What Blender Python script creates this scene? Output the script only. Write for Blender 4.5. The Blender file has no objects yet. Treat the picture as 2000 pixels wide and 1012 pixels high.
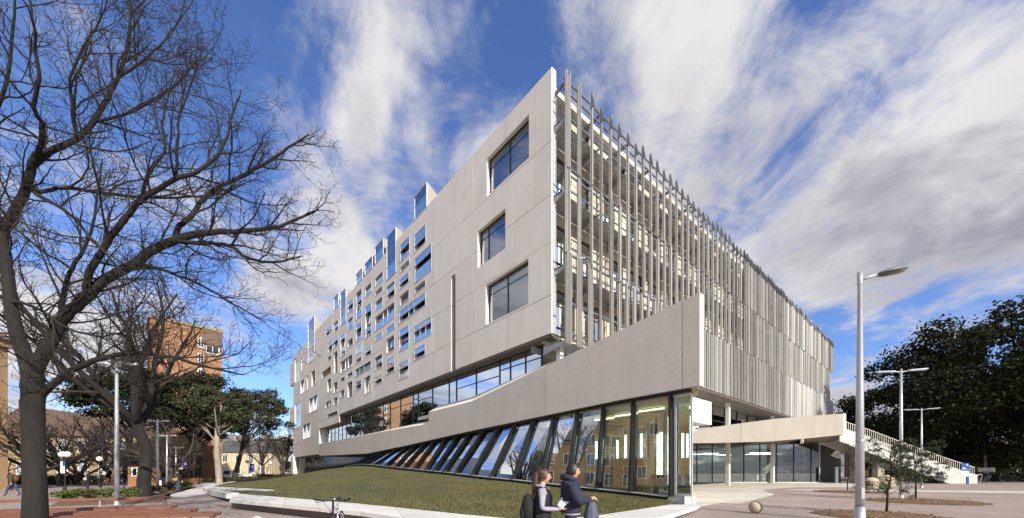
import bpy, math, random
import numpy as np
from mathutils import Vector, Matrix, noise as mnoise

random.seed(7); RNG = np.random.default_rng(11)
R = math.radians
scene = bpy.context.scene
col = scene.collection

# ---------------------------------------------------------------- camera
FPX, HOR, CZ = 730.0, 922.0, 1.6          # focal length, horizon row (photo pixels), eye height
cam_d = bpy.data.cameras.new('camera'); cam = bpy.data.objects.new('camera', cam_d); col.objects.link(cam)
cam.location = (0, 0, CZ); cam.rotation_euler = (R(90), 0, 0)
cam_d.sensor_width = 36; cam_d.lens = FPX/2000*36
cam_d.shift_y = (HOR-506)/2000; cam_d.clip_start = .1; cam_d.clip_end = 3000
scene.camera = cam
scene.cycles.sample_clamp_indirect = 4.0
scene.render.resolution_x = 1024; scene.render.resolution_y = 518

# ---------------------------------------------------------------- sky, sun, exposure
SUN_XY = (.566, -.824); SUN_EL = R(30)
SUN_AZ = math.atan2(SUN_XY[0], SUN_XY[1])
world = bpy.data.worlds.new('World'); scene.world = world; world.use_nodes = True
wt = world.node_tree; wn = wt.nodes; wl = wt.links; wn.clear()
def N(t, **k):
    n = wn.new(t)
    for a, b in k.items():
        if a == 'ins':
            for i, v in b.items(): n.inputs[i].default_value = v
        else: setattr(n, a, b)
    return n
def M_(op, a, b=None, c=None, clamp=False):
    n = wn.new('ShaderNodeMath'); n.operation = op; n.use_clamp = clamp
    for i, x in enumerate((a, b, c)):
        if x is None: continue
        if hasattr(x, 'links'): wl.new(x, n.inputs[i])
        else: n.inputs[i].default_value = x
    return n.outputs[0]
sky = N('ShaderNodeTexSky', sky_type='NISHITA', sun_disc=False, sun_elevation=SUN_EL, sun_rotation=SUN_AZ,
        altitude=50, air_density=1.0, dust_density=.6, ozone_density=2.2)
tc = N('ShaderNodeTexCoord'); sep = N('ShaderNodeSeparateXYZ'); wl.new(tc.outputs['Generated'], sep.inputs[0])
dx, dy, dz = sep.outputs
h = M_('ADD', M_('MAXIMUM', dz, 0.0), .16)
pxx = M_('DIVIDE', dx, h); pyy = M_('DIVIDE', dy, h)
ca, sa = math.cos(R(6)), math.sin(R(6))
acr = M_('SUBTRACT', M_('MULTIPLY', pxx, ca), M_('MULTIPLY', pyy, sa))
alo = M_('ADD', M_('MULTIPLY', pxx, sa), M_('MULTIPLY', pyy, ca))
def cloud_noise(ka, kl, seed, detail, rough, dist):
    cb = N('ShaderNodeCombineXYZ')
    wl.new(M_('MULTIPLY', acr, ka), cb.inputs[0]); wl.new(M_('MULTIPLY', alo, kl), cb.inputs[1]); cb.inputs[2].default_value = seed
    n = N('ShaderNodeTexNoise', ins={'Scale': 1.0, 'Detail': detail, 'Roughness': rough, 'Distortion': dist}); wl.new(cb.outputs[0], n.inputs['Vector'])
    return n.outputs[0]
CLOUD_SEED = 70.8
n_big = cloud_noise(.85, .62, CLOUD_SEED, 9, .54, .35)
n_str = cloud_noise(2.4, 1.25, CLOUD_SEED+7, 6, .55, .5)
n_fine = cloud_noise(4.2, 3.9, CLOUD_SEED+3, 10, .64, .5)
dens = M_('ADD', M_('ADD', M_('MULTIPLY', n_big, .80), M_('MULTIPLY', n_str, .22)), M_('MULTIPLY', n_fine, .24))
bias = M_('MULTIPLY', M_('MINIMUM', M_('MAXIMUM', acr, -1.5), 1.6), .004)   # thicker cloud towards the sunny side
low = M_('MULTIPLY', M_('SUBTRACT', 1.0, M_('MULTIPLY', dz, 3.2), clamp=True), .06)                      # cloud banks gather towards the horizon
dens = M_('ADD', M_('ADD', dens, bias), low)
ramp = N('ShaderNodeMapRange', interpolation_type='SMOOTHSTEP', ins={1: .552, 2: .66, 3: 0.0, 4: 1.0}); wl.new(dens, ramp.inputs[0])
core = N('ShaderNodeMapRange', interpolation_type='SMOOTHSTEP', ins={1: .61, 2: .79, 3: 0.0, 4: 1.0}); wl.new(dens, core.inputs[0])
n_sh = cloud_noise(1.9, 1.2, CLOUD_SEED+19, 7, .58, .5)
shade = N('ShaderNodeMapRange', interpolation_type='SMOOTHSTEP', ins={1: .40, 2: .64, 3: 0.0, 4: 1.0}); wl.new(n_sh, shade.inputs[0])
thick = M_('MULTIPLY', M_('SUBTRACT', acr, .8), .7, clamp=True)                                     # heavier grey cloud on that side
shd = M_('MULTIPLY', M_('MAXIMUM', shade.outputs[0], thick), M_('ADD', M_('MULTIPLY', core.outputs[0], .5), .50))
CLOUD_GAIN = 2.55
cc = N('ShaderNodeMix', data_type='RGBA', ins={6: (1.0*CLOUD_GAIN, .97*CLOUD_GAIN, .96*CLOUD_GAIN, 1), 7: (.30*CLOUD_GAIN, .30*CLOUD_GAIN, .39*CLOUD_GAIN, 1)})
wl.new(shd, cc.inputs[0])
blue = N('ShaderNodeMix', data_type='RGBA', blend_type='MULTIPLY', ins={0: 1.0, 7: (.35, .42, .60, 1)}); wl.new(sky.outputs[0], blue.inputs[6])
mixc = N('ShaderNodeMix', data_type='RGBA'); wl.new(M_('MULTIPLY', ramp.outputs[0], .96), mixc.inputs[0]); wl.new(blue.outputs[2], mixc.inputs[6]); wl.new(cc.outputs[2], mixc.inputs[7])
bg = N('ShaderNodeBackground', ins={'Strength': .12}); wl.new(mixc.outputs[2], bg.inputs[0])
wo = N('ShaderNodeOutputWorld'); wl.new(bg.outputs[0], wo.inputs[0])

sd = bpy.data.lights.new('sun', 'SUN'); sd.energy = 2.4; sd.angle = R(.6); sd.color = (1, .93, .82)
so = bpy.data.objects.new('sun', sd); col.objects.link(so)
sv = Vector((SUN_XY[0]*math.cos(SUN_EL), SUN_XY[1]*math.cos(SUN_EL), math.sin(SUN_EL)))
so.rotation_euler = (-sv).to_track_quat('-Z', 'Y').to_euler(); so.location = (60, -60, 60)
vs = scene.view_settings; vs.view_transform = 'Standard'; vs.look = 'None'; vs.gamma = 1; vs.exposure = 1.5; vs.use_curve_mapping = False

# ---------------------------------------------------------------- helpers: objects
PW = {}
def link(o, parent=None):
    col.objects.link(o)
    if parent is not None:
        o.parent = parent; o.matrix_parent_inverse = PW.get(parent.name, Matrix()).inverted()
    return o
def tag(o, label=None, cat=None, group=None, kind=None):
    if label: o['label'] = label
    if cat: o['category'] = cat
    if group: o['group'] = group
    if kind: o['kind'] = kind
    return o
def thing(name, label, cat, loc=(0, 0, 0), rz=0, group=None):
    o = bpy.data.objects.new(name, None); col.objects.link(o); o.empty_display_size = .3
    o.location = loc; o.rotation_euler = (0, 0, rz)
    PW[o.name] = Matrix.Translation(Vector(loc)) @ Matrix.Rotation(rz, 4, 'Z')
    return tag(o, label, cat, group)
def local(name, label, cat, group=None):        # built round the origin, then moved by place()
    return thing(name, label, cat, (0, 0, 0), 0, group)
def place(o, loc, rz=0, s=1):
    o.location = loc; o.rotation_euler = (0, 0, rz); o.scale = (s, s, s); return o
def copy_tree(o, parent=None):
    c = o.copy(); col.objects.link(c)
    if parent is not None: c.parent = parent; c.matrix_parent_inverse = o.matrix_parent_inverse.copy()
    for ch in o.children: copy_tree(ch, c)
    return c
def V3(p): return Vector(p)
class MB:
    def __init__(s): s.v = []; s.f = []; s.m = []
    def add(s, vs, fs, mi=0):
        b = len(s.v); s.v += [tuple(x) for x in vs]; s.f += [tuple(i+b for i in f) for f in fs]; s.m += [mi]*len(fs); return s
    def quad(s, a, b, c, d, mi=0): return s.add([a, b, c, d], [(0, 1, 2, 3)], mi)
    def obox(s, o, a, b, c, mi=0):
        o, a, b, c = map(Vector, (o, a, b, c))
        return s.add([o, o+a, o+a+b, o+b, o+c, o+a+c, o+a+b+c, o+b+c], [(3, 2, 1, 0), (4, 5, 6, 7), (0, 1, 5, 4), (1, 2, 6, 5), (2, 3, 7, 6), (3, 0, 4, 7)], mi)
    def box(s, x0, x1, y0, y1, z0, z1, mi=0): return s.obox((x0, y0, z0), (x1-x0, 0, 0), (0, y1-y0, 0), (0, 0, z1-z0), mi)
    def bar(s, a, b, w, hh, up=(0, 0, 1), mi=0):
        a = Vector(a); b = Vector(b); d = (b-a); u = Vector(up); side = d.cross(u)
        if side.length < 1e-6: side = d.cross(Vector((1, 0, 0)))
        side.normalize(); u2 = side.cross(d).normalized()
        return s.obox(a-side*w/2-u2*hh/2, d, side*w, u2*hh, mi)
    def prism(s, pts, ext, mi=0):
        n = len(pts); p = [Vector(q) for q in pts]; e = Vector(ext)
        fs = [tuple(range(n))[::-1], tuple(range(n, 2*n))] + [(i, (i+1) % n, n+(i+1) % n, n+i) for i in range(n)]
        return s.add(p+[q+e for q in p], fs, mi)
    def tube(s, pts, rad, n=6, mi=0, caps=True):
        pts = [Vector(p) for p in pts]; k = len(pts)
        if not hasattr(rad, '__len__'): rad = [rad]*k
        b = len(s.v); prev = None
        for i, p in enumerate(pts):
            d = (pts[min(i+1, k-1)]-pts[max(i-1, 0)])
            if d.length < 1e-9: d = Vector((0, 0, 1))
            d.normalize()
            if prev is None:
                a = d.cross(Vector((0, 0, 1)))
                if a.length < .05: a = d.cross(Vector((1, 0, 0)))
            else: a = prev-d*prev.dot(d)
            a.normalize(); prev = a; c = d.cross(a)
            for j in range(n):
                t = 2*math.pi*j/n; s.v.append(tuple(p+(a*math.cos(t)+c*math.sin(t))*rad[i]))
        for i in range(k-1):
            for j in range(n):
                s.f.append((b+i*n+j, b+i*n+(j+1) % n, b+(i+1)*n+(j+1) % n, b+(i+1)*n+j)); s.m.append(mi)
        if caps:
            s.f.append(tuple(b+j for j in range(n))[::-1]); s.f.append(tuple(b+(k-1)*n+j for j in range(n))); s.m += [mi, mi]
        return s
    def lathe(s, prof, n=16, c=(0, 0, 0), mi=0):
        b = len(s.v); k = len(prof)
        for r, z in prof:
            for j in range(n): t = 2*math.pi*j/n; s.v.append((c[0]+r*math.cos(t), c[1]+r*math.sin(t), c[2]+z))
        for i in range(k-1):
            for j in range(n): s.f.append((b+i*n+j, b+i*n+(j+1) % n, b+(i+1)*n+(j+1) % n, b+(i+1)*n+j)); s.m.append(mi)
        return s
    def ball(s, c, r, n=12, mi=0):
        r = r if hasattr(r, '__len__') else (r, r, r); k = n//2+1; b = len(s.v)
        for i in range(k):
            ph = math.pi*i/(k-1)
            for j in range(n): t = 2*math.pi*j/n; s.v.append((c[0]+r[0]*math.sin(ph)*math.cos(t), c[1]+r[1]*math.sin(ph)*math.sin(t), c[2]-r[2]*math.cos(ph)))
        for i in range(k-1):
            for j in range(n): s.f.append((b+i*n+j, b+i*n+(j+1) % n, b+(i+1)*n+(j+1) % n, b+(i+1)*n+j)); s.m.append(mi)
        return s
    def mesh(s, name, mats, smooth=False):
        me = bpy.data.meshes.new(name); me.from_pydata(s.v, [], s.f); me.validate(verbose=False)
        for m in (mats if isinstance(mats, (list, tuple)) else [mats]): me.materials.append(m)
        if max(s.m, default=0) > 0 and len(me.polygons) == len(s.m): me.polygons.foreach_set('material_index', s.m)
        if smooth: me.polygons.foreach_set('use_smooth', [True]*len(me.polygons))
        me.update(); return me
    def build(s, name, mats, parent=None, smooth=False):
        return link(bpy.data.objects.new(name, s.mesh(name, mats, smooth)), parent)
def np_mesh(name, verts, faces, mat, parent=None):       # fast path for leaves and blades (all faces the same size)
    me = bpy.data.meshes.new(name); nv = len(verts); nf, k = faces.shape
    me.vertices.add(nv); me.vertices.foreach_set('co', np.ascontiguousarray(verts, dtype=np.float32).ravel())
    me.loops.add(nf*k); me.loops.foreach_set('vertex_index', np.ascontiguousarray(faces, dtype=np.int32).ravel())
    me.polygons.add(nf); me.polygons.foreach_set('loop_start', np.arange(0, nf*k, k, dtype=np.int32)); me.polygons.foreach_set('loop_total', np.full(nf, k, dtype=np.int32))
    me.materials.append(mat); me.update(calc_edges=True); me.validate()
    return link(bpy.data.objects.new(name, me), parent)
def inst(me, name, parent=None): return link(bpy.data.objects.new(name, me), parent)

# ---------------------------------------------------------------- helpers: where a photo pixel lies in the place
def at(px, py, Y): return Vector(((px-1000)/FPX*Y, Y, CZ+(HOR-py)/FPX*Y))
def gnd(px, py, z=0.0):
    Y = FPX*(CZ-z)/(py-HOR); return Vector(((px-1000)/FPX*Y, Y, z))
class Frame:
    def __init__(s, o, e, n, k=0.0, t0=0.0): s.o = Vector((*o, 0)); s.e = Vector((*e, 0)).normalized(); s.n = Vector((*n, 0)).normalized(); s.k = k; s.t0 = t0
    def p(s, t, z, o=0.0): return s.o+s.e*t+s.n*o+Vector((0, 0, z*(1+s.k*max(0, t-s.t0))))
    def px(s, px, py, o=0.0):
        u = (px-1000)/FPX; d = Vector((u, 1, 0)); q = (o+s.o.dot(s.n))/d.dot(s.n)
        t = (d*q-s.o).dot(s.e); return t, (CZ+(HOR-py)/FPX*q)/(1+s.k*max(0, t-s.t0))
    def box(s, mb, t0, t1, z0, z1, o0, o1, mi=0):
        P = s.p; c = [P(t0, z0, o0), P(t1, z0, o0), P(t1, z0, o1), P(t0, z0, o1), P(t0, z1, o0), P(t1, z1, o0), P(t1, z1, o1), P(t0, z1, o1)]
        mb.add(c, [(3, 2, 1, 0), (4, 5, 6, 7), (0, 1, 5, 4), (1, 2, 6, 5), (2, 3, 7, 6), (3, 0, 4, 7)], mi); return mb
    def holed(s, mb, t0, t1, z0, z1, holes, of, ob, mi=0):
        hs = [(max(a, t0), min(b, t1), max(c, z0), min(d, z1)) for a, b, c, d in holes if a < t1-1e-4 and b > t0+1e-4 and c < z1-1e-4 and d > z0+1e-4]
        ts = sorted({t0, t1} | {x for hh in hs for x in hh[:2]}); zs = sorted({z0, z1} | {x for hh in hs for x in hh[2:]})
        nt, nz = len(ts)-1, len(zs)-1
        full = [[not any(a-1e-6 <= (ts[i]+ts[i+1])/2 <= b+1e-6 and c-1e-6 <= (zs[j]+zs[j+1])/2 <= d+1e-6 for a, b, c, d in hs) for j in range(nz)] for i in range(nt)]
        F = lambda i, j: 0 <= i < nt and 0 <= j < nz and full[i][j]
        P = s.p
        for i in range(nt):
            for j in range(nz):
                if not full[i][j]: continue
                a, b, c, d = ts[i], ts[i+1], zs[j], zs[j+1]
                mb.quad(P(a, c, of), P(b, c, of), P(b, d, of), P(a, d, of), mi)
                if not F(i-1, j): mb.quad(P(a, c, of), P(a, d, of), P(a, d, ob), P(a, c, ob), mi)
                if not F(i+1, j): mb.quad(P(b, c, of), P(b, d, of), P(b, d, ob), P(b, c, ob), mi)
                if not F(i, j-1): mb.quad(P(a, c, of), P(b, c, of), P(b, c, ob), P(a, c, ob), mi)
                if not F(i, j+1): mb.quad(P(a, d, of), P(b, d, of), P(b, d, ob), P(a, d, ob), mi)
        return mb

# ---------------------------------------------------------------- materials
def srgb(r, g, b): return tuple(((x/255/12.92) if x/255 <= .04045 else ((x/255+.055)/1.055)**2.4) for x in (r, g, b))
class Mat:
    def __init__(s, name):
        s.m = bpy.data.materials.new(name); s.m.use_nodes = True; s.t = s.m.node_tree; s.t.nodes.clear()
        s.out = s.t.nodes.new('ShaderNodeOutputMaterial')
    def n(s, t, ins=None, **k):
        n = s.t.nodes.new(t)
        for a, b in k.items(): setattr(n, a, b)
        for i, v in (ins or {}).items():
            if hasattr(v, 'links'): s.t.links.new(v, n.inputs[i])
            else: n.inputs[i].default_value = v
        return n
    def coord(s, kind='Object', scale=(1, 1, 1)):
        c = s.n('ShaderNodeNewGeometry').outputs['Position'] if kind == 'World' else s.n('ShaderNodeTexCoord').outputs[kind]
        return s.n('ShaderNodeMapping', {0: c, 3: scale}).outputs[0]
    def noise(s, vec, scale, detail=4, rough=.55, dist=0): return s.n('ShaderNodeTexNoise', {'Vector': vec, 'Scale': scale, 'Detail': detail, 'Roughness': rough, 'Distortion': dist}).outputs[0]
    def rng(s, x, a, b, c=0., d=1.): return s.n('ShaderNodeMapRange', {0: x, 1: a, 2: b, 3: c, 4: d}).outputs[0]
    def mix(s, f, a, b, blend='MIX'):
        a = (*a, 1) if isinstance(a, tuple) and len(a) == 3 else a; b = (*b, 1) if isinstance(b, tuple) and len(b) == 3 else b
        return s.n('ShaderNodeMix', {0: f, 6: a, 7: b}, data_type='RGBA', blend_type=blend).outputs[2]
    def math(s, op, a, b=0.): return s.n('ShaderNodeMath', {0: a, 1: b}, operation=op).outputs[0]
    def bump(s, hgt, st=.3, dist=.02): return s.n('ShaderNodeBump', {'Height': hgt, 'Strength': st, 'Distance': dist}).outputs[0]
    def pbr(s, colr, rough=.7, metal=0., bump=None, **k):
        ins = {'Base Color': (*colr, 1) if isinstance(colr, tuple) and len(colr) == 3 else colr, 'Roughness': rough, 'Metallic': metal}
        if bump is not None: ins['Normal'] = bump
        ins.update(k); b = s.n('ShaderNodeBsdfPrincipled', ins); s.t.links.new(b.outputs[0], s.out.inputs[0]); return s.m
def concrete(name, base, speck=.10, grain=55, stain=.12, rough=.85, bumpst=.08):
    m = Mat(name); w = m.coord('World'); ws = m.coord('World', (1, 1, .12))
    a = m.noise(w, grain, 3, .7); b = m.noise(w, .35, 5, .6); c = m.noise(ws, 1.3, 5, .65); g2 = m.noise(w, grain*.22, 4, .7)
    f = m.math('ADD', m.math('ADD', m.rng(a, .3, .7, -speck, speck), m.rng(g2, .3, .7, -speck*.6, speck*.6)), m.math('ADD', m.rng(b, .3, .7, -stain, stain*.6), m.rng(c, .35, .75, stain*.5, -stain)))
    f = m.math('ADD', f, m.rng(m.n('ShaderNodeObjectInfo').outputs['Random'], 0., 1., -stain*.7, stain*.5))
    cc = m.mix(1., base, m.n('ShaderNodeCombineColor', {0: m.math('ADD', f, 1.), 1: m.math('ADD', f, 1.), 2: m.math('ADD', m.math('MULTIPLY', f, 1.08), 1.)}).outputs[0], 'MULTIPLY')
    return m.pbr(cc, rough, bump=m.bump(a, bumpst, .01))
def plain(name, c, rough=.6, metal=0., var=.12, sc=8., bump=.1):
    m = Mat(name); v = m.coord('Object'); n = m.noise(v, sc, 4, .6)
    k = m.rng(n, .25, .75, 1-var, 1+var)
    return m.pbr(m.mix(1., c, m.n('ShaderNodeCombineColor', {0: k, 1: k, 2: k}).outputs[0], 'MULTIPLY'), rough, metal, bump=m.bump(n, bump, .01))
def glass(name, refl, tint, rough=0.0, wob=.0, gcol=(.93, .97, 1)):
    m = Mat(name); fr = m.n('ShaderNodeFresnel', {0: 1.5}).outputs[0]
    fac = m.math('MINIMUM', m.math('ADD', m.math('MULTIPLY', fr, 1.0), refl), .95)
    tr = m.n('ShaderNodeBsdfTransparent', {0: (*tint, 1)})
    gi = {0: (*gcol, 1), 1: rough}
    if wob:
        gi['Normal'] = m.bump(m.noise(m.coord('World'), .8, 2, .5), wob, .05)
    gl = m.n('ShaderNodeBsdfGlossy', gi)
    mx = m.n('ShaderNodeMixShader', {0: fac, 1: tr.outputs[0], 2: gl.outputs[0]}); m.t.links.new(mx.outputs[0], m.out.inputs[0]); return m.m
def emit(name, c, st):
    m = Mat(name); e = m.n('ShaderNodeEmission', {0: (*c, 1), 1: st}); m.t.links.new(e.outputs[0], m.out.inputs[0]); return m.m
def brick(name, c1, c2, mortar, sx=.24, sy=.086, ground=False, ax='X', rough=.85):
    m = Mat(name); pos = m.n('ShaderNodeNewGeometry').outputs['Position']
    sp = m.n('ShaderNodeSeparateXYZ', {0: pos}); 
    if ground: vec = m.n('ShaderNodeMapping', {0: pos, 2: (0, 0, R(38))}).outputs[0]
    else:
        hx = m.math('ADD', m.math('MULTIPLY', sp.outputs[0], 1.), m.math('MULTIPLY', sp.outputs[1], .83))
        vec = m.n('ShaderNodeCombineXYZ', {0: hx, 1: sp.outputs[2]}).outputs[0]
    b = m.n('ShaderNodeTexBrick', {'Vector': vec, 'Color1': (*c1, 1), 'Color2': (*c2, 1), 'Mortar': (*mortar, 1), 'Scale': 1., 'Mortar Size': .009, 'Brick Width': sx, 'Row Height': sy, 'Bias': -.1})
    w = m.coord('World'); n1 = m.noise(w, .25, 5, .6); n2 = m.noise(w, 14, 3, .6)
    k = m.math('MULTIPLY', m.rng(n1, .3, .7, .78, 1.15), m.rng(n2, .3, .7, .86, 1.12))
    c = m.mix(1., b.outputs[0], m.n('ShaderNodeCombineColor', {0: k, 1: k, 2: k}).outputs[0], 'MULTIPLY')
    return m.pbr(c, rough, bump=m.bump(b.outputs[1], .3, -.01))
def leafmat(name, a, b, c=None, trans=.25):
    m = Mat(name); w = m.coord('World'); n1 = m.noise(w, .5, 3, .6)
    rnd = m.n('ShaderNodeNewGeometry').outputs['Random Per Island']
    cl = m.mix(m.rng(n1, .35, .65), a, b)
    if c: cl = m.mix(m.rng(rnd, .6, 1.), cl, c)
    k = m.rng(rnd, 0, 1, .65, 1.35); cl = m.mix(1., cl, m.n('ShaderNodeCombineColor', {0: k, 1: k, 2: k}).outputs[0], 'MULTIPLY')
    d = m.n('ShaderNodeBsdfPrincipled', {'Base Color': cl, 'Roughness': .85, 'Specular IOR Level': .15}); t = m.n('ShaderNodeBsdfTranslucent', {0: cl})
    mx = m.n('ShaderNodeMixShader', {0: trans, 1: d.outputs[0], 2: t.outputs[0]}); m.t.links.new(mx.outputs[0], m.out.inputs[0]); return m.m
def bark(name, a, b, sc=6.):
    m = Mat(name); v = m.coord('World', (1, 1, .25)); n = m.noise(v, sc, 6, .7, .4); n2 = m.noise(m.coord('World'), 1.1, 3)
    return m.pbr(m.mix(m.math('MULTIPLY', m.rng(n, .3, .7), m.rng(n2, .25, .75, .4, 1.)), a, b), .9, bump=m.bump(n, .8, .03))
X = {}
X['precast'] = concrete('precast_concrete', (.81, .76, .68), .035, 40, .07)
X['prow'] = concrete('aggregate_concrete', (.64, .585, .515), .09, 22, .06, bumpst=.10)
X['sill'] = concrete('pale_sill_concrete', (.74, .70, .62), .04, 40, .06)
X['ribbed'] = concrete('ribbed_beige_concrete', (.58, .52, .42), .05, 30, .16)
X['backing'] = plain('joint_backing', (.16, .145, .125), .9)
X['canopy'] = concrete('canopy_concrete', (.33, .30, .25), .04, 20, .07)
X['plinth'] = concrete('plinth_concrete', (.50, .49, .47), .06, 30, .10)
X['ledge'] = concrete('ledge_stone', (.62, .60, .57), .06, 24, .12)
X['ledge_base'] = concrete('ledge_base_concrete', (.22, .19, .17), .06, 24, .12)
X['white'] = plain('white_cladding', (.80, .80, .78), .5, var=.03)
X['soffit'] = plain('bronze_soffit', (.16, .125, .10), .6)
X['black'] = plain('black_frame', (.012, .012, .013), .45)
X['dark'] = plain('dark_aluminium', (.055, .058, .062), .4, .3)
X['alu'] = plain('pale_aluminium', (.55, .57, .60), .4, .4)
X['zinc'] = None
m = Mat('perforated_zinc'); v = m.coord('World'); 
vo = m.n('ShaderNodeTexVoronoi', {'Vector': v, 'Scale': 16.}).outputs[0]; nz_ = m.noise(m.coord('World', (1, 1, .15)), 1.6, 4, .6)
zr = m.rng(m.n('ShaderNodeObjectInfo').outputs['Random'], 0., 1., .72, 1.18); zk = m.n('ShaderNodeCombineColor', {0: zr, 1: zr, 2: zr}).outputs[0]
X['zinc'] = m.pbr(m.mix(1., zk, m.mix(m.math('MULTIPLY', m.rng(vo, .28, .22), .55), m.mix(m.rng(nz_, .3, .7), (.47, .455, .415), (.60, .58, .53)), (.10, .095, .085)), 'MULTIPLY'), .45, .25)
X['zinc_shade'] = plain('shaded_perforated_zinc', (.24, .23, .21), .5, .3)  # shadow side of each fin painted as a darker zinc on the inner flange
X['galv'] = plain('galvanised_steel', (.42, .42, .41), .45, .5, .15, 5.)
X['darksteel'] = plain('dark_zinc_steel', (.13, .135, .15), .5, .4)
m = Mat('steel_grating'); v = m.coord('World'); ck = m.noise(v, 22., 2, .5)
X['grating'] = m.pbr(m.mix(m.rng(ck, .42, .58), (.10, .10, .10), (.62, .62, .60)), .5, .4)
X['pole'] = plain('brushed_pole_steel', (.50, .51, .54), .38, .55, .08, 3.)
m = Mat('blue_spandrel_glass'); sr = m.rng(m.n('ShaderNodeObjectInfo').outputs['Random'], 0., 1., 0., 1.)
df = m.n('ShaderNodeBsdfDiffuse', {0: m.mix(sr, (.16, .36, .62), (.46, .62, .78))}); gl = m.n('ShaderNodeBsdfGlossy', {0: (.80, .90, 1, 1), 1: .02, 'Normal': m.bump(m.noise(m.coord('World'), .8, 2, .5), .012, .05)})
mx = m.n('ShaderNodeMixShader', {0: m.math('MINIMUM', m.math('ADD', m.n('ShaderNodeFresnel', {0: 1.5}).outputs[0], .34), .95), 1: df.outputs[0], 2: gl.outputs[0]}); m.t.links.new(mx.outputs[0], m.out.inputs[0]); X['glass_blue'] = m.m
X['glass_win'] = glass('window_glass', .26, (.78, .87, .90), wob=.012, gcol=(.95, .97, 1.0))
X['glass_strip'] = glass('strip_window_glass', .46, (.42, .50, .56), wob=.02, gcol=(.74, .86, 1.0))
X['glass_base'] = glass('ground_floor_glass', .17, (.70, .78, .74), wob=.02)
X['glass_clear'] = glass('clear_glass', .10, (.80, .88, .84))
X['glass_dark'] = glass('dark_glass', .16, (.30, .34, .36), wob=.01)
X['room'] = plain('room_wall', (.42, .42, .40), .9)
X['room_warm'] = plain('warm_room_wall', (.55, .46, .28), .9)
X['room_floor'] = plain('room_floor', (.25, .22, .19), .8)
X['curtain'] = plain('pale_blind', (.62, .64, .64), .9, sc=2.)
X['louvre'] = plain('grey_louvre', (.10, .095, .09), .7)
X['timber'] = plain('brown_timber', (.27, .15, .065), .6, var=.3, sc=5.)
X['lamp'] = emit('lit_tube', (1., .97, .9), 3.6)
X['lamp_warm'] = emit('warm_tube', (1., .86, .55), 4.0)
X['neon'] = emit('neon_letter', (1., .97, .85), 1.6)
m = Mat('bench_timber'); v = m.coord('World', (1, 1, 1)); n = m.noise(m.coord('World', (.6, 3.5, 9)), 3., 5, .6)
X['bench'] = m.pbr(m.mix(m.rng(n, .3, .7), (.115, .042, .026), (.20, .082, .05)), .55, bump=m.bump(n, .3, .01))
X['pavers'] = brick('brick_pavers', (.30, .235, .20), (.38, .305, .265), (.17, .14, .125), .23, .115, True)
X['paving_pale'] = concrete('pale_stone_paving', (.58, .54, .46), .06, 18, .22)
X['path'] = concrete('path_concrete', (.52, .49, .45), .06, 18, .16)
X['asphalt'] = concrete('asphalt', (.06, .06, .065), .2, 30, .1)
X['brick_red'] = brick('orange_brick', (.33, .145, .055), (.26, .11, .04), (.32, .24, .17))
X['brick_tan'] = brick('tan_brick', (.33, .20, .095), (.27, .155, .07), (.34, .26, .18))
X['brick_brown'] = brick('brown_brick', (.235, .105, .045), (.18, .08, .035), (.18, .13, .09))
X['sandstone'] = concrete('sandstone', (.50, .42, .27), .1, 6, .15)
X['cream'] = concrete('cream_render', (.32, .24, .13), .05, 10, .14)
X['slate'] = plain('slate_roof', (.07, .068, .07), .7)
X['tile'] = plain('brown_roof_tile', (.13, .085, .06), .8)
X['mulch'] = None
m = Mat('bark_mulch'); v = m.coord('World'); vn = m.n('ShaderNodeTexVoronoi', {'Vector': v, 'Scale': 16.}); n = m.noise(v, 9, 5, .7)
X['mulch'] = m.pbr(m.mix(m.rng(n, .3, .7), (.075, .04, .02), (.24, .145, .075)), .95, bump=m.bump(vn.outputs[0], 1., .04))
m = Mat('lawn_soil'); v = m.coord('World'); n = m.noise(v, .45, 5, .6); n2 = m.noise(v, 7., 4, .7); n3 = m.noise(v, 40, 3, .7)
gc = m.mix(m.rng(n, .35, .65), (.048, .055, .014), (.080, .074, .024)); gc = m.mix(m.math('MULTIPLY', m.rng(n2, .45, .8), .55), gc, (.12, .095, .042))
X['lawn'] = m.pbr(gc, .95, bump=m.bump(n3, .9, .03))
m = Mat('grass_blades'); v = m.coord('World'); n = m.noise(v, .45, 5, .6); rnd = m.n('ShaderNodeNewGeometry').outputs['Random Per Island']
gc = m.mix(m.rng(n, .35, .65), (.066, .078, .018), (.115, .104, .034)); gc = m.mix(m.rng(rnd, .6, 1.), gc, (.16, .13, .06))
X['blade'] = m.pbr(gc, .8)
X['bark'] = bark('dark_bark', (.006, .005, .004), (.026, .021, .015))
X['twig'] = bark('twig_bark', (.016, .012, .009), (.034, .026, .018))
X['bark_mid'] = bark('grey_brown_bark', (.035, .028, .02), (.085, .068, .05))
X['bark_pale'] = bark('pale_gum_bark', (.22, .18, .14), (.42, .37, .31), 3.)
X['leaf_dark'] = leafmat('dark_evergreen_leaf', (.014, .022, .010), (.026, .034, .014), (.055, .052, .022))
X['leaf_olive'] = leafmat('olive_leaf', (.040, .046, .018), (.075, .072, .028), (.12, .105, .04))
X['leaf_gum'] = leafmat('gum_leaf', (.035, .045, .024), (.065, .070, .036), (.10, .10, .05))
X['leaf_sap'] = leafmat('sapling_leaf', (.030, .048, .026), (.055, .075, .04), (.09, .085, .045))
X['leaf_shrub'] = leafmat('shrub_leaf', (.06, .10, .02), (.12, .16, .035), (.19, .21, .07))
X['skin'] = plain('skin', (.50, .29, .20), .55, var=.05)
X['hair_black'] = plain('black_hair', (.010, .009, .009), .5, sc=40.)
X['hair_brown'] = plain('brown_hair', (.055, .026, .013), .5, sc=40.)
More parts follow.
